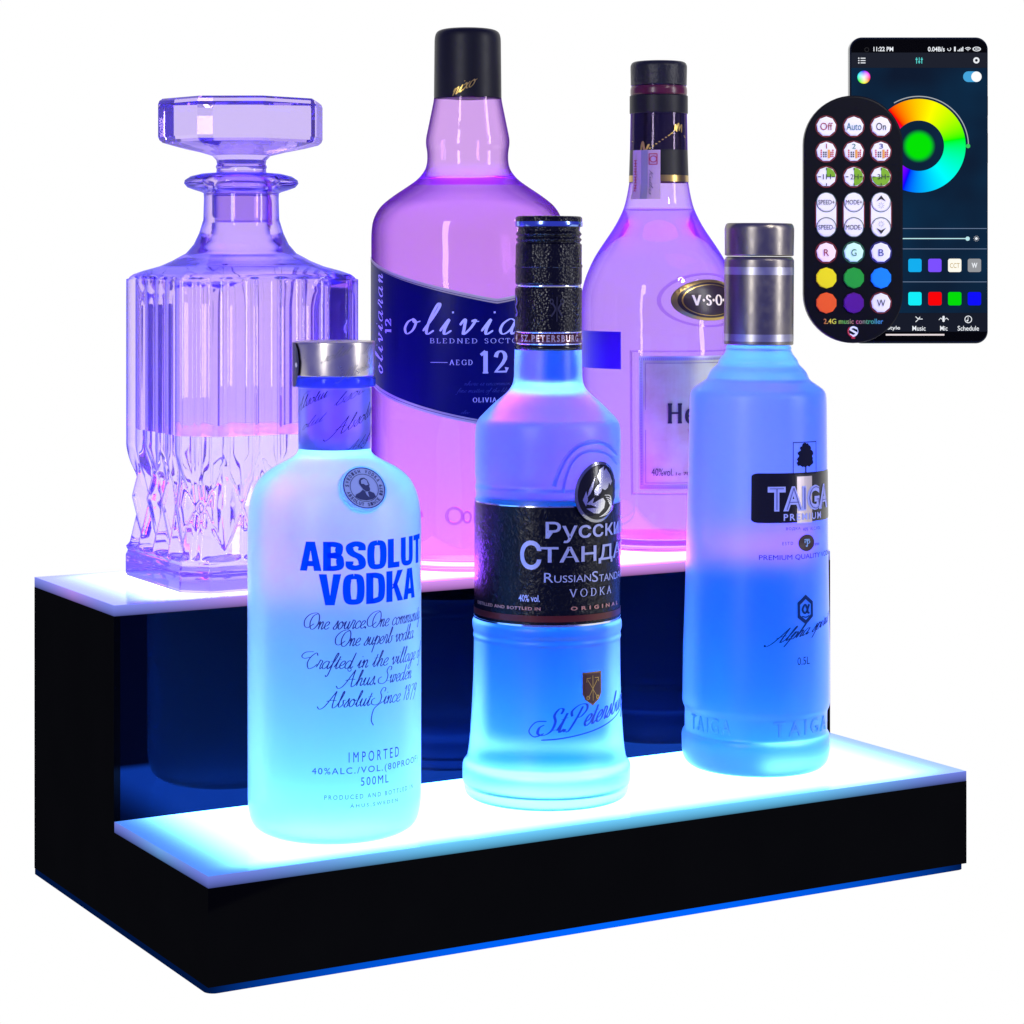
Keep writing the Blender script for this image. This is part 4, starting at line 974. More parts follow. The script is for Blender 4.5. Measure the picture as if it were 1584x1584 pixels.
    gm = glass('moulded_halo', (.9, .8, 1, 1), .02, 1.45)
    A = Art(); A.ring(0, 0, 1.22, 1.32, sx=ow, sy=oh, n=64); A.build('moulded_halo', gm, R, lambda x, y, h: badge(x, y, h - .0010), cut=.002, thick=.0009)
    # paper label with border
    la0, la1 = dg(-14), dg(84); zt, zb = zz(1000, 551), zz(1000, 757)
    pm, nt, out = newmat('aged_cream_paper')
    p = N(nt, 'ShaderNodeBsdfPrincipled'); tc = N(nt, 'ShaderNodeTexCoord'); nz = N(nt, 'ShaderNodeTexNoise'); nz.inputs['Scale'].default_value = 70; nz.inputs['Detail'].default_value = 6
    cr = N(nt, 'ShaderNodeValToRGB'); cr.color_ramp.elements[0].position = .35; cr.color_ramp.elements[0].color = (.44, .42, .26, 1); cr.color_ramp.elements[1].position = .62; cr.color_ramp.elements[1].color = (.50, .54, .38, 1)
    nt.links.new(tc.outputs['Object'], nz.inputs['Vector']); nt.links.new(nz.outputs['Fac'], cr.inputs[0]); nt.links.new(cr.outputs[0], p.inputs['Base Color']); p.inputs['Roughness'].default_value = .38
    nt.links.new(p.outputs[0], out.inputs[0])
    A = Art(); A.rect(la0, zb, la1, zt); A.build('label', pm, R, b.surf(.0005), cut=.05, cutv=.004)
    edge = pmat('silver_edge_print', (.45, .43, .60, 1), .35, metal=.4)
    A = Art(); w = .0022; wa = w / rl
    for q in ((la0, zb, la1, zb + w), (la0, zt - w, la1, zt), (la0, zb + w, la0 + wa, zt - w), (la1 - wa, zb + w, la1, zt - w)): A.rect(*q)
    A.build('label_border', edge, R, b.surf(.0007), cut=.05, cutv=.004)
    ink = pmat('black_violet_ink', (.012, .008, .03, 1), .5)
    A = Art()
    for i in range(70):
        a = la0 + (la1 - la0) * (i + .3) / 70
        for z in (zt - w * 1.0, zb + w * .15): A.rect(a, z, a + .25 * (la1 - la0) / 70, z + w * .55)
    for i in range(80):
        z = zb + w + (zt - zb - 2 * w) * (i + .3) / 80; A.rect(la0 + wa * .3, z, la0 + wa * .8, z + .0003)
    q = .0003
    A.rect(la0 + wa * 1.5, zb + w * 1.5, la1, zb + w * 1.5 + q); A.rect(la0 + wa * 1.5, zt - w * 1.7, la1, zt - w * 1.7 + q); A.rect(la0 + wa * 1.5, zb + w * 1.6, la0 + wa * 1.5 + q / rl, zt - w * 1.8)
    A.build('border_print', pmat('grey_border_ink', (.16, .14, .24, 1), .5), R, b.surf(.0009), cut=.05)
    A = Art()
    serif(A, 'Hennessy', az(1031.5), zz(1045, 654), az(1031.5) + dg(80), zz(1045, 624.5), .10, .19, .12, unit=rl)
    A.build('label_lettering', ink, R, b.surf(.0009), cut=.05)
    A = Art(); sans(A, '40%vol.', az(1008), zz(1020, 736), az(1041), zz(1020, 724.5), bold=.0); sans(A, '1e 70cl', az(1045), zz(1050, 735), az(1072), zz(1050, 730))
    A.build('volume_print', ink, R, b.surf(.0009), cut=.05)
    A = Art(); script(A, 'V', az(1061), zz(1060, 677), az(1061) + dg(8), zz(1060, 660), unit=rl) if False else serif(A, 'V S', az(1061), zz(1060, 677), az(1061) + dg(18), zz(1060, 664), .06, .14, unit=rl)
    A.build('grade_lettering', pmat('pale_gold_ink', (.45, .33, .22, 1), .4), R, b.surf(.0009), cut=.05)
    # raised frame line round the label field
    A = Art(); f = .0030; fa = f / rl
    x0, x1, z0, z1 = la0 - fa * 1.6, la1 + fa, zb - f, zt + f; e = .0009
    for q in ((x0, z0, x1, z0 + e), (x0, z1 - e, x1, z1), (x0, z0 + e, x0 + e / rl, z1 - e)): A.rect(*q)
    A.build('moulded_frame', gm, R, b.surf(-.0002), cut=.05, cutv=.004, thick=.0010)
bottle_h()

# ------------------------------------------------------------------ cut glass decanter
def decanter():
    h = .0460; c = .0105
    px, py = .0862, .1660
    b = Round('decanter', 372, 1.147, H2 + .0002, 'square cut glass decanter with faceted stopper, half full, standing at the left end', 'decanter')
    R = b.root; R.location = (px, py, H2 + .0002); R.rotation_euler = (0, 0, 0); k = b.k
    # outline as a fraction of the full square (1 = body)
    zt = b.z(432)
    V, Fc = [], []; seg = 384
    def sq(a, hh, cc):
        """distance to a chamfered square of half side hh in direction a"""
        x, y = abs(math.sin(a)), abs(math.cos(a)); d = hh / max(x, y)
        d2 = (2 * hh - cc) / (x + y); return min(d, d2)
    def tri(v): v = v % 1.0; return 1 - abs(2 * v - 1)
    zs = [0, .0004, .0012]; n = 150
    zs += [.0012 + (zt - .0012) * (i / n) for i in range(1, n + 1)]
    ztop = b.z(300)
    shoulder = [(432, 187), (428, 183), (424, 176), (419, 160), (412, 132), (403, 108), (392, 85), (378, 73), (361, 65), (340, 58.5), (306, 57.5), (299, 58)]
    def outer(a, z):
        base = sq(a, h, c)
        # side coordinate along the perimeter, in metres
        x, y = math.sin(a) * base, -math.cos(a) * base
        on_x = abs(x) > abs(y)
        u = y if on_x else x
        d = 0
        zl = b.z(700)       # top of the cutting
        if z > zl - .012:   # vertical flutes
            f = tri(u / .0262 + .5); amt = min(1, (z - zl + .012) / .012)
            d -= (.0030 * (1 - math.sqrt(max(0, 1 - (2 * f - 1) ** 2 * .98)))) * amt
        if z < b.z(690):
            ftop = min(1, max(0, (b.z(690) - z) / .014)) * min(1, max(0, (z - .0145) / .002))
            s1 = u / .0195 + z / .046 + .15; t1 = u / .0195 - z / .046 - .15
            g = max(abs(s1 % 1 - .5), abs(t1 % 1 - .5)) * 2
            s2 = u / .0195 + .5; g2 = abs(s2 % 1 - .5) * 2
            d -= (.0058 * g + .0010 * max(0, g2 * 3 - 2)) * ftop
            if z < .0145: d -= .0012 * max(0, 1 - abs(z - .0125) / .002)
        return base + d
    rows = []
    for z in zs:
        f = 1.0
        if z < .0012: f = 1 - (.0012 - z) * 12
        rows.append([(outer(2 * PI * j / seg, z) * f, z) for j in range(seg)])
    # shoulder and neck: square melts to round
    sp = []
    for i in range(len(shoulder) - 1):
        for q in range(4): t = q / 4; sp.append((shoulder[i][0] + (shoulder[i + 1][0] - shoulder[i][0]) * t, shoulder[i][1] + (shoulder[i + 1][1] - shoulder[i][1]) * t))
    sp.append(shoulder[-1])
    for y, hw in sp[1:]:
        t = hw / 187.0; mixr = min(1, max(0, (1 - t) * 1.9)) ** .8
        rr = hw * k
        row = []
        for j in range(seg):
            a = 2 * PI * j / seg; s0 = sq(a, h, c); s = (s0 - .0010) * t + (outer(a, zt) - s0) * max(0, 1 - (432 - y) / 5); row.append((s * (1 - mixr) + rr * mixr, b.z(y)))
        rows.append(row)
    # lip
    for y, hw in ((297, 62), (294, 72), (290, 83), (284, 88), (279, 87), (273, 78), (269, 62), (268, 50)):
        rows.append([(hw * k, b.z(y))] * seg)
    def skin(name, rows, mat, flip=False, cap0=True, cap1=False, sm=True):
        V, Fc = [], []
        for row in rows:
            for j, (r, z) in enumerate(row):
                a = 2 * PI * j / seg; V.append((r * math.sin(a), -r * math.cos(a), z))
        for i in range(len(rows) - 1):
            for j in range(seg):
                q = (j + 1) % seg; Fc.append((i * seg + j, i * seg + q, (i + 1) * seg + q, (i + 1) * seg + j))
        if cap0: V.append((0, 0, rows[0][0][1])); cc = len(V) - 1; Fc += [(cc, (j + 1) % seg, j) for j in range(seg)]
        if cap1: V.append((0, 0, rows[-1][0][1])); cc = len(V) - 1; bb = (len(rows) - 1) * seg; Fc += [(cc, bb + j, bb + (j + 1) % seg) for j in range(seg)]
        if flip: Fc = [tuple(reversed(f)) for f in Fc]
        return mesh(name, V, Fc, mat, R, sm)
    gl = glass('lavender_lit_crystal', (.92, .84, 1, 1), 0, 1.45, 0, .05, (.80, .60, 1, 1), (.36, .34, .98, 1, .36, .82))  # purple lighting put into the crystal tint, bluer at the rims
    # cavity joins the lip so the body is one shell: walk down inside the neck to the drink
    zl = b.z(664, 1.147)
    inn = [[(41.5 * k, b.z(y))] * seg for y in (268.5, 300, 345, 352)]
    for y, hw in ((365, 50), (380, 60), (392, 72), (403, 92), (412, 116), (419, 142), (426, 158), (436, 166)):
        t = hw / 187.; mixr = min(1, max(0, (1 - t) * 1.7)) ** .8
        inn.append([(sq(2 * PI * j / seg, h - .005, c + .003) * (t / .888) * (1 - mixr) + hw * k * mixr, b.z(y)) for j in range(seg)])
    for i in range(1, 13):
        z = b.z(436) + (zl - b.z(436)) * i / 12
        inn.append([(sq(2 * PI * j / seg, h - .005, c + .003), z) for j in range(seg)])
    skin('body', rows + inn, gl)
    V = [(0, 0, zl)]; last = inn[-1]
    V += [(last[j][0] * math.sin(2 * PI * j / seg), -last[j][0] * math.cos(2 * PI * j / seg), zl) for j in range(seg)]
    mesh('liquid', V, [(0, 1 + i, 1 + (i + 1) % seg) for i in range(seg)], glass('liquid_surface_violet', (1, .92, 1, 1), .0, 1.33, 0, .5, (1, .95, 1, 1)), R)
    # stopper: eight-sided crystal head, short neck, plug
    seg2 = 64
    def head(a):
        q = PI / 4; aa = (a + .15) % q - q / 2; return math.cos(q / 2) / math.cos(aa)
    st = []
    for y, hw, o in ((347, 40, 0), (346, 40.5, 0), (300, 41, 0), (272, 41, 0), (266, 38.5, 0), (262, 38, 0), (258, 39.5, 0), (254, 37.5, 0), (248, 38.5, 0), (241, 46, .3), (235, 70, .8), (229, 100, 1), (223, 124, 1), (219, 129, 1), (214, 131, 1), (164, 131, 1), (159, 129, 1), (155.5, 124, 1), (154.5, 60, 1)):
        st.append([(hw * k * (1 + (head(2 * PI * j / seg) - 1) * o), b.z(y)) for j in range(seg)])
    o = skin('stopper', st, glass('violet_lit_crystal', (.84, .76, 1, 1), 0, 1.48, 0, .05, (.8, .7, 1, 1), (.55, .45, 1, 1, .45, .9)), cap0=True, cap1=True, sm=False)  # stopper tint imitates the same purple lighting
decanter()

# ------------------------------------------------------------------ phone and remote, upright and facing the viewer
def upright(name, x, y, d, label, cat):
    p = CAM + FW * d + RT * ((x - CX) * d / F); p.z = CAM.z - (y - HY) * d / F
    e = empty(name, p, label, cat, rz=-YAW); return e, d / F
def slab(name, x0, y0, x1, y1, r, dep0, dep1, mat, parent, bev=.0008, smooth=False):
    """rounded plate in the local XZ plane, from depth dep0 (front) to dep1"""
    P = rr_pts(x0, y0, x1, y1, r, 14); bm = bmesh.new()
    f = bm.faces.new([bm.verts.new((x, dep1, z)) for x, z in P])
    e = bmesh.ops.extrude_face_region(bm, geom=[f]); vs = [g for g in e['geom'] if isinstance(g, bmesh.types.BMVert)]
    for v in vs: v.co.y = dep0
    bmesh.ops.recalc_face_normals(bm, faces=bm.faces[:])
    if bev:
        ed = [q for q in bm.edges if abs(q.verts[0].co.y - q.verts[1].co.y) < 1e-7]
        bmesh.ops.bevel(bm, geom=ed, offset=bev, segments=3, affect='EDGES', profile=.6)
    return from_bm(name, bm, mat, parent, smooth)

def phone():
    X0, Y0 = 1421.5, 295
    e, k = upright('smartphone', X0, Y0, 1.275, 'black smartphone showing a colour wheel app, upright behind the remote at upper right', 'smartphone')
    def X(x): return (x - X0) * k
    def Z(y): return -(y - Y0) * k
    fr = pmat('dark_polished_frame', (.02, .03, .032, 1), .12, metal=.8)
    slab('body', X(1314.5), Z(531.5), X(1528.5), Z(57.5), 19 * k, 0, .0082, fr, e, .0012)
    box('side_button', X(1528.5), X(1530), .003, .006, Z(178), Z(148), fr, e, .0002); box('side_button', X(1528.5), X(1530), .003, .006, Z(252), Z(205), fr, e, .0002)
    sc = slab('screen', X(1316.5), Z(528), X(1526.5), Z(60.5), 17 * k, -.0003, .0002, pmat('black_glass_panel', (.001, .001, .001, 1), .25, spec=.06), e, 0)
    def fm(off): return lambda x, y, h: Vector((X(x), -.0003 - off - h, Z(y)))
    def em(n, r, g, b): return emit(n, rgb(r, g, b), 1.0)
    def part(name, fn, mat, off=.0003):
        A = Art(); fn(A); 
        # pictures are drawn with y down: flip the winding by mapping
        bm_o = A.build(name, mat, sc, fm(off)); return bm_o
    # app background
    m, nt, out = newmat('app_navy_glow')
    nz = N(nt, 'ShaderNodeTexNoise'); nz.inputs['Scale'].default_value = 22; tc = N(nt, 'ShaderNodeTexCoord'); cr = N(nt, 'ShaderNodeValToRGB')
    cr.color_ramp.elements[0].color = rgb(15, 27, 48); cr.color_ramp.elements[1].color = rgb(13, 48, 78); cr.color_ramp.elements[0].position = .35; cr.color_ramp.elements[1].position = .75
    em_ = N(nt, 'ShaderNodeEmission'); nt.links.new(tc.outputs['Object'], nz.inputs[0]); nt.links.new(nz.outputs[0], cr.inputs[0]); nt.links.new(cr.outputs[0], em_.inputs[0]); nt.links.new(em_.outputs[0], out.inputs[0])
    part('app_background', lambda A: A.rect(1316.7, 105, 1526.3, 484), m, .00015)
    part('app_header', lambda A: A.rect(1316.7, 81.5, 1526.3, 104.9), em('header_grey', 31, 34, 46), .00015)
    part('app_footer', lambda A: A.rect(1316.7, 484.1, 1526.3, 513), em('footer_grey', 24, 28, 42), .00015)
    W = em('screen_white', 240, 244, 250); G = em('screen_grey', 110, 130, 160); CY = em('screen_cyan', 90, 215, 210)
    def T(A, t, x0, y0, x1, y1, **kw): # y0 top
        s = len(A.V); sans(A, t, x0, -y1, x1, -y0, **kw); A.xf(s, lambda x, y: (x, -y))
    def status(A):
        T(A, '11:22 PM', 1351, 72.5, 1381.5, 79.5, bold=.02); T(A, '0.04B/s', 1435, 72.5, 1461, 79.8, bold=.02)
        A.ring(1468, 76, 2, 3, -1, 3.6, 16); A.rect(1475.5, 72.5, 1478, 79.5)
        for i in range(4): A.rect(1481 + i * 2.4, 79.5 - 2 - i * 1.6, 1482.6 + i * 2.4, 79.5)
        for r in (1.2, 3.6, 6): A.ring(1497, 79, max(0, r - 1.2), r, -PI * .78, -PI * .22, 14)
        A.poly(rr_pts(1504, 72.3, 1517, 79.7, 3.5)) if False else A.ring(1510.5, 76, 2.6, 3.6, n=24, sx=1.8)
        T(A, '40', 1507.5, 74, 1513.5, 78)
    part('status_bar', status, W)
    part('camera_hole', lambda A: A.ring(1340.5, 77, 2.5, 3.7), em('lens_grey', 40, 40, 44))
    def menu(A):
        for i in range(3): A.rect(1331, 89.5 + i * 3.6, 1338.5, 90.9 + i * 3.6); A.disc(1328.2, 90.2 + i * 3.6, 1.1, 8)
    part('menu_icon', menu, W)
    def eq(A):
        for i in range(3): A.rect(1417 + i * 4, 89, 1418.2 + i * 4, 98.5); A.rect(1416 + i * 4, 91 + (i % 2) * 4, 1419.2 + i * 4, 92.8 + (i % 2) * 4)
    part('equaliser_icon', eq, CY)
    part('settings_icon', lambda A: A.ring(1510, 93.5, 2.2, 4.8), W)
    part('toggle_switch', lambda A: A.poly(rr_pts(1489.5, 110.5, 1518, 127, 8.1)), em('toggle_blue', 70, 165, 220))
    part('toggle_knob', lambda A: A.disc(1510, 118.8, 8), em('knob_white', 255, 255, 255), .0005)
    # wheels: hue by angle
    def wheel(name, cx, cy, r0, r1, phase, sat_in, sgn=1):
        m, nt, out = newmat(name + '_hue'); tc = N(nt, 'ShaderNodeTexCoord'); s = N(nt, 'ShaderNodeSeparateXYZ'); nt.links.new(tc.outputs['Object'], s.inputs[0])
        dx = math_n(nt, 'SUBTRACT', s.outputs[0], X(cx)); dz = math_n(nt, 'SUBTRACT', s.outputs[2], Z(cy))
        at = math_n(nt, 'ARCTAN2', dz, dx); hu = math_n(nt, 'FRACT', math_n(nt, 'MULTIPLY_ADD', at, sgn / (2 * PI), phase))
        hs = N(nt, 'ShaderNodeCombineColor'); hs.mode = 'HSV'; nt.links.new(hu, hs.inputs[0]); hs.inputs[2].default_value = 1
        if sat_in:
            rr = math_n(nt, 'SQRT', math_n(nt, 'ADD', math_n(nt, 'MULTIPLY', dx, dx), math_n(nt, 'MULTIPLY', dz, dz)))
            nt.links.new(math_n(nt, 'DIVIDE', rr, r1 * k, clamp=True), hs.inputs[1])
        else: hs.inputs[1].default_value = 1
        e2 = N(nt, 'ShaderNodeEmission'); nt.links.new(hs.outputs[0], e2.inputs[0]); nt.links.new(e2.outputs[0], out.inputs[0])
        return part('colour_wheel', lambda A: A.ring(cx, cy, r0, r1, n=96), m, .0003)
    # the photo wheel: orange at the top, green on the right, cyan lower right, blue at the bottom
    wheel('large', 1421, 225.5, 39, 72.5, .36, False, -1)
    wheel('small', 1336, 119.5, 0, 10, .94, True, -1)
    m, nt, out = newmat('pick_green_glow'); tc = N(nt, 'ShaderNodeTexCoord'); s_ = N(nt, 'ShaderNodeSeparateXYZ'); nt.links.new(tc.outputs['Object'], s_.inputs[0])
    dx = math_n(nt, 'SUBTRACT', s_.outputs[0], X(1421)); dz = math_n(nt, 'SUBTRACT', s_.outputs[2], Z(226)); rr = math_n(nt, 'SQRT', math_n(nt, 'ADD', math_n(nt, 'MULTIPLY', dx, dx), math_n(nt, 'MULTIPLY', dz, dz)))
    mr = N(nt, 'ShaderNodeMapRange'); mr.interpolation_type = 'SMOOTHSTEP'; mr.inputs['From Min'].default_value = 16 * k; mr.inputs['From Max'].default_value = 27 * k; nt.links.new(rr, mr.inputs[0])
    mxc = N(nt, 'ShaderNodeMix'); mxc.data_type = 'RGBA'; mxc.inputs[6].default_value = rgb(5, 228, 5); mxc.inputs[7].default_value = rgb(14, 34, 58); nt.links.new(mr.outputs[0], mxc.inputs[0])
    e2 = N(nt, 'ShaderNodeEmission'); nt.links.new(mxc.outputs[2], e2.inputs[0]); nt.links.new(e2.outputs[0], out.inputs[0])
    part('wheel_pick', lambda A: A.disc(1421, 226, 27), m)
    def halo(A):
        A.ring(1421, 226, 76, 77.6, math.radians(-120), math.radians(-2), 60)
    part('wheel_arc', halo, em('arc_grey', 170, 175, 180)); part('wheel_arc_knob', lambda A: A.disc(1497, 226, 3.4), em('knob_green', 60, 200, 90), .0005)
    def lines(A):
        for y in (353, 384.5, 435.5): A.rect(1317, y, 1526, y + 1)
    part('divider_line', lines, G)
    part('slider', lambda A: (A.rect(1330, 368.3, 1494, 369.8), A.disc(1496.5, 369.2, 3.3)), em('slider_aqua', 190, 235, 240))
    part('brightness_icon', lambda A: (A.disc(1510, 369, 2.1), [A.disc(1510 + 3.8 * math.cos(i * PI / 5), 369 + 3.8 * math.sin(i * PI / 5), .5, 6) for i in range(10)]), W)
    for i, (cx, cy, c) in enumerate([(1415, 410.5, (20, 175, 240)), (1445.8, 410.5, (125, 80, 255)), (1476.5, 410.5, (255, 252, 240)), (1507, 410.5, (150, 152, 156)), (1415, 462, (20, 240, 250)), (1446, 462, (250, 5, 10)), (1476.5, 462, (5, 220, 10)), (1507, 462, (15, 15, 250))]):
        part('colour_swatch', lambda A: A.poly(rr_pts(cx - 10.3, cy - 10.3, cx + 10.3, cy + 10.3, 3.2)), em('swatch_%d' % i, *c))
    part('swatch_text', lambda A: T(A, 'CCT', 1469, 407, 1484, 414.5), em('ochre', 190, 160, 90), .0005); part('swatch_text', lambda A: T(A, 'W', 1502.5, 406.5, 1511.5, 414.5, bold=.03), W, .0005)
    part('footer_text', lambda A: (T(A, 'Style', 1372, 504, 1392, 511.5, bold=.01), T(A, 'Music', 1411, 504, 1431.5, 511.5, bold=.01), T(A, 'Mic', 1454, 504, 1465.5, 511.5, bold=.01), T(A, 'Schedule', 1481, 504, 1514, 511.5, bold=.01)), W)
    def icons(A):
        A.ring(1497.5, 494, 4.6, 5.8); A.disc(1496, 496, 1.4, 8); A.rect(1496.8, 490.5, 1497.6, 496)
        A.poly(rr_pts(1457.5, 488.5, 1461, 498, 1.7)); A.stroke([(1452, 495), (1455, 492), (1457, 494)], 1); A.stroke([(1462, 494), (1464, 492), (1467, 495)], 1)
        A.stroke([(1416, 489.5), (1420, 493), (1427, 493.5)], 1.2); A.stroke([(1416, 498), (1420, 494), (1423, 490)], 1.2)
    part('footer_icon', icons, W)
    part('home_bar', lambda A: A.rect(1370, 516.5, 1460.5, 519), em('homebar_pink', 235, 222, 225))
phone()

def remote():
    X0, Y0 = 1320, 339
    e, k = upright('remote_control', X0, Y0, 1.262, 'black rounded remote with three columns of white and coloured round keys, overlapping the phone', 'remote control')
    def X(x): return (x - X0) * k
    def Z(y): return -(y - Y0) * k
    bodym = pmat('remote_charcoal', (.004, .0045, .0065, 1), .35, spec=.12, var=.02)
    slab('body', X(1243.5), Z(531), X(1397), Z(147.5), 76.3 * k, 0, .0068, bodym, e, .0012)
    wh = pmat('milky_white_key', (.82, .82, .80, 1), .35)
    def key(cx, cy, mat, hgt=.0009, r=15.2, n=9):
        P = [(X(cx) + r * k * math.cos(PI / 2 + 2 * PI * i / n), Z(cy) + r * k * math.sin(PI / 2 + 2 * PI * i / n)) for i in range(n)]
        bm = bmesh.new(); f = bm.faces.new([bm.verts.new((x, .0001, z)) for x, z in P]); g = bmesh.ops.extrude_face_region(bm, geom=[f])
        for v in g['geom']:
            if isinstance(v, bmesh.types.BMVert): v.co.y = -hgt
        bmesh.ops.recalc_face_normals(bm, faces=bm.faces[:])
        bmesh.ops.bevel(bm, geom=[q for q in bm.edges if max(q.verts[0].co.y, q.verts[1].co.y) < 0], offset=.0004, segments=2, affect='EDGES')
        return from_bm('button', bm, mat, e)
    def rimd(cx, cy, mat, r0=15.4, r1=16.9):
        A = Art(); A.ring(cx, cy, r0, r1, n=36); return A.build('button_rim', mat, e, lambda x, y, h: Vector((X(x), -.00015, Z(y))))
    def mk(btn, fn, mat, off=.0012):
        A = Art(); fn(A); return A.build('button_print', mat, btn, lambda x, y, h: Vector((X(x), -off - h, Z(y))))
    def T(A, t, x0, y0, x1, y1, **kw):
        s = len(A.V); sans(A, t, x0, -y1, x1, -y0, **kw); A.xf(s, lambda x, y: (x, -y))
    ink = lambda n, r, g, b: pmat(n, rgb(r, g, b), .5)
    BK = ink('key_black', 25, 25, 30); RD = ink('key_red', 150, 30, 50); TL = ink('key_teal', 30, 110, 130); GN = ink('key_leaf', 115, 170, 10); NV = ink('key_navy', 30, 40, 120); OR = ink('key_amber', 225, 160, 70)
    rr_ = ink('rim_dark_red', 110, 10, 25)
    cols = (1278, 1320.5, 1362.5)
    rows = (195.5, 234.5, 273.5, 312.8, 351.5, 390.5, 430, 468.5)
    for i, (t, m) in enumerate((('Off', RD), ('Auto', TL), ('On', BK))):
        bt = key(cols[i], rows[0], wh); rimd(cols[i], rows[0], rr_); w = (9.5, 11.5, 7.5)[i]; mk(bt, lambda A: T(A, t, cols[i] - w, rows[0] - 5.5, cols[i] + w, rows[0] + 6), m)
    for i in range(3):
        cx, cy = cols[i], rows[1]; bt = key(cx, cy, wh); rimd(cx, cy, rr_)
        mk(bt, lambda A: T(A, '123'[i], cx - (.6 if i == 0 else 3), cy - 12, cx + (.8 if i == 0 else 3), cy - 4.5, bold=.0), (RD, ink('key_green2', 10, 130, 80), NV)[i])
        mk(bt, lambda A: [A.rect(cx - 9 + q * 3.0, cy - 3 + (j * 3.2), cx - 7 + q * 3.0, cy - .7 + j * 3.2) for q in (0, 5, 6) for j in range(4) if not (q == 5 and j < 1)], ink('bar_red%d' % i, 190, 50, 50))
        mk(bt, lambda A: [A.rect(cx - 9 + q * 3.0, cy - 3 + (j * 3.2), cx - 7 + q * 3.0, cy - .7 + j * 3.2) for q in (1.3, 2.4) for j in range(1, 4)], BK)
        mk(bt, lambda A: A.rect(cx + 2, cy - 3, cx + 5.5, cy + 10.5), OR, .0011)
    for i in range(3):
        cx, cy = cols[i], rows[2]; bt = key(cx, cy, wh); rimd(cx, cy, rr_)
        mk(bt, lambda A: A.ring(cx, cy, 0, 14, math.radians(-90), math.radians((0, 90, 180)[i]), 24), GN, .00095)
        mk(bt, lambda A: (T(A, '%dH' % (i + 1), cx - 5.5, cy - 4, cx + 7, cy + 4), A.rect(cx - .6, cy - 14, cx + .8, cy - 10), A.rect(cx - .6, cy + 10, cx + .8, cy + 14), A.rect(cx - 13, cy - .6, cx - 8.5, cy + .8), A.rect(cx + 8.5, cy - .6, cx + 13, cy + .8)), BK)
    for i in range(3):
        cx = cols[i]
        o = slab('button_bridge', X(cx - 15.4), Z(351.5), X(cx + 15.4), Z(312.8), .0005, -.0006, .0001, wh, e, .0001)
        for s in (-1, 1):
            A = Art(); A.rect(cx + s * 16.3 - .8, 312, cx + s * 16.3 + .8, 352); A.build('button_rim', rr_, e, lambda x, y, h: Vector((X(x), -.00015, Z(y))))
        for j in range(2):
            cy = rows[3 + j]; bt = key(cx, cy, wh, .0010); rimd(cx, cy, rr_ if False else ink('rim_teal%d%d' % (i, j), 70, 90, 90), 14.6, 15.6).location.y = -.0006
            if i < 2: mk(bt, lambda A: T(A, (('SPEED+', 'SPEED-'), ('MODE+', 'MODE-'))[i][j], cx - 12.5, cy - 3.6, cx + 12.5, cy + 3.6, bold=.0), BK, .0013)
            else:
                s = 1 if j == 0 else -1
                def up(A):
                    A.poly([(cx, cy - 10.5 * s), (cx + 7.5, cy - 1 * s), (cx, cy - 5 * s), (cx - 7.5, cy - 1 * s)])
                    for q in range(8): a = q * PI / 4; A.stroke([(cx + 2 * math.cos(a), cy + 5 * s + 2 * math.sin(a)), (cx + 5 * math.cos(a), cy + 5 * s + 5 * math.sin(a))], .7, smooth=False)
                mk(bt, up, BK, .0013)
    tint = (('key_pink', (250, 232, 230)), ('key_mint', (205, 250, 225)), ('key_lilac', (228, 230, 250)))
    for i, t in enumerate('RGB'):
        cx, cy = cols[i], rows[5]; bt = key(cx, cy, ink(tint[i][0], *tint[i][1])); rimd(cx, cy, (rr_, ink('rim_green', 15, 90, 60), ink('rim_indigo', 25, 25, 110))[i], 15.4, 17.2)
        mk(bt, lambda A: T(A, t, cx - 4, cy - 5, cx + 4, cy + 5.5), (RD, ink('g_ink', 20, 120, 70), NV)[i])
    for cx, cy, c, nm in ((cols[0], rows[6], (238, 226, 10), 'yellow'), (cols[1], rows[6], (35, 160, 50), 'green'), (cols[2], rows[6], (20, 130, 235), 'blue'), (cols[0], rows[7], (240, 95, 25), 'orange'), (cols[1], rows[7], (85, 20, 130), 'purple')):
        o = key(cx, cy, pmat('key_' + nm, rgb(*c), .3), .0012, 16.3, 10); o['label'] = nm + ' round key'
    bt = key(cols[2], rows[7], wh); rimd(cols[2], rows[7], rr_); mk(bt, lambda A: T(A, 'W', cols[2] - 6.5, rows[7] - 5, cols[2] + 6.5, rows[7] + 5.5), BK)
    # caption in colours that run along it
    m, nt, out = newmat('rainbow_print'); tc = N(nt, 'ShaderNodeTexCoord'); s = N(nt, 'ShaderNodeSeparateXYZ'); nt.links.new(tc.outputs['Object'], s.inputs[0])
    mr = N(nt, 'ShaderNodeMapRange'); mr.inputs['From Min'].default_value = X(1272); mr.inputs['From Max'].default_value = X(1367); nt.links.new(s.outputs[0], mr.inputs[0])
    cr = N(nt, 'ShaderNodeValToRGB'); el = cr.color_ramp.elements; el[0].color = rgb(190, 30, 50); el[1].color = rgb(60, 130, 200)
    for p, c in ((.14, (225, 215, 60)), (.36, (90, 190, 70)), (.55, (190, 60, 110)), (.75, (60, 170, 110))): q = el.new(p); q.color = rgb(*c)
    p = N(nt, 'ShaderNodeBsdfPrincipled'); nt.links.new(mr.outputs[0], cr.inputs[0]); nt.links.new(cr.outputs[0], p.inputs[0]); nt.links.new(p.outputs[0], out.inputs[0])
    f0 = lambda x, y, h: Vector((X(x), -.0002 - h, Z(y)))
    A = Art(); T(A, '2.4G music controller', 1274, 493, 1366, 501, bold=.01); A.build('caption', m, e, f0)
    A = Art(); A.stroke([(1326, 508.5), (1320, 506), (1315, 509), (1320, 512.5), (1325, 516), (1320, 519.5), (1314, 517)], 3.0, 3.0); A.ring(1319.8, 512.5, 6.8, 7.8, n=30)
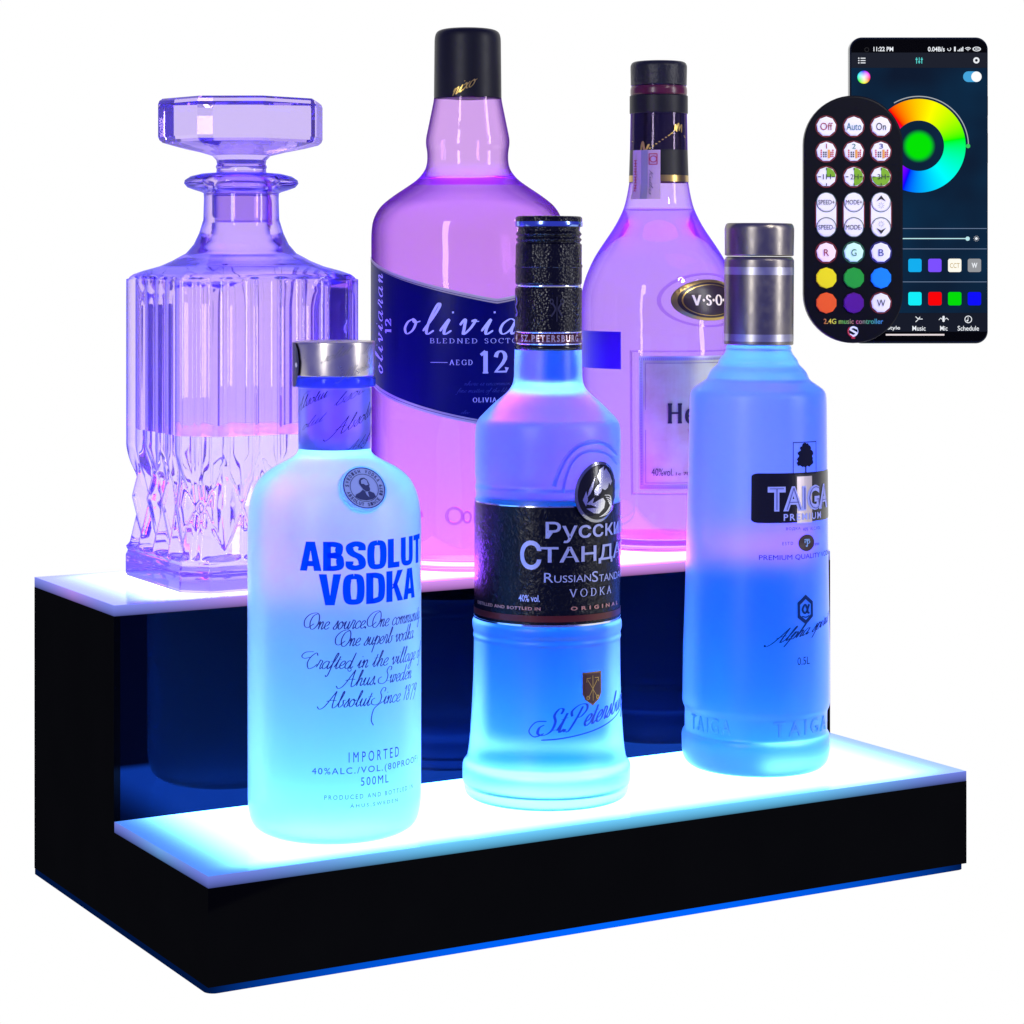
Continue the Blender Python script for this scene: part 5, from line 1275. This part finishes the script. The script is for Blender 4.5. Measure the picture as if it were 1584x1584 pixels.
    A.build('emblem', pmat('emblem_white', (.8, .85, .85, 1), .5), e, f0)
    A = Art(); A.rect(1317, 521, 1322.5, 524); A.ring(1319.8, 512.5, 7.0, 9, math.radians(100), math.radians(230), 20); A.build('emblem_accent', pmat('emblem_red', (.5, .01, .04, 1), .5), e, lambda x, y, h: Vector((X(x), -.0003 - h, Z(y))))
remote()

# ------------------------------------------------------------------ light
w = bpy.data.worlds.new('World'); S.world = w; w.use_nodes = True
bg = w.node_tree.nodes['Background']; bg.inputs[0].default_value = (.20, .20, 1, 1); bg.inputs[1].default_value = .48
def strip(name, az, dist, wdt, hgt, z, power, col=(1, 1, 1)):
    tgt = Vector((.2, .1, .2)); to = Vector((CAM.x - tgt.x, CAM.y - tgt.y, 0)).normalized()
    rt = Vector((-to.y, to.x, 0))  # screen right
    p = tgt + (to * math.cos(az) + rt * math.sin(az)) * dist; p.z = z
    ld = bpy.data.lights.new(name, 'AREA'); ld.shape = 'RECTANGLE'; ld.size = wdt; ld.size_y = hgt; ld.energy = power; ld.color = col
    o = bpy.data.objects.new(name, ld); COL.objects.link(o); o.location = p
    o.rotation_euler = (tgt + Vector((0, 0, .05)) - p).to_track_quat('-Z', 'Y').to_euler()
strip('softbox_left', math.radians(-27), 1.25, .16, .8, .55, 5.2)
strip('softbox_right', math.radians(68), 1.25, .16, .8, .55, 5.2)

sp = bpy.data.lights.new('added_remote_spot', 'SPOT'); sp.energy = 16; sp.color = (1, .95, .84); sp.spot_size = math.radians(17); sp.spot_blend = .3; sp.shadow_soft_size = .04  # added lamp with no visible source, only brightens the remote keys
so = bpy.data.objects.new('added_remote_spot', sp); COL.objects.link(so)
tg = CAM + FW * 1.26 + RT * ((1325 - CX) * 1.26 / F); tg.z = CAM.z - (335 - HY) * 1.26 / F
so.location = tg - FW * .55 + RT * .30 + Vector((0, 0, .40)); so.rotation_euler = (tg - so.location).to_track_quat('-Z', 'Y').to_euler()

# ------------------------------------------------------------------ camera and render settings
cd = bpy.data.cameras.new('camera'); cam = bpy.data.objects.new('camera', cd); COL.objects.link(cam)
cam.location = CAM; cam.rotation_euler = (PI / 2, 0, -YAW)
cd.sensor_width = 36; cd.lens = F / 1584 * 36; cd.shift_y = -(792 - HY) / 1584; cd.clip_end = 50; cd.clip_start = .05
S.camera = cam
S.view_settings.view_transform = 'Standard'; S.view_settings.look = 'None'; S.view_settings.exposure = 0; S.view_settings.gamma = 1
c = S.cycles
c.max_bounces = 24; c.transmission_bounces = 20; c.glossy_bounces = 8; c.diffuse_bounces = 6; c.transparent_max_bounces = 16
c.sample_clamp_indirect = 12; c.caustics_reflective = True; c.caustics_refractive = True; c.blur_glossy = .3
c.use_denoising = True
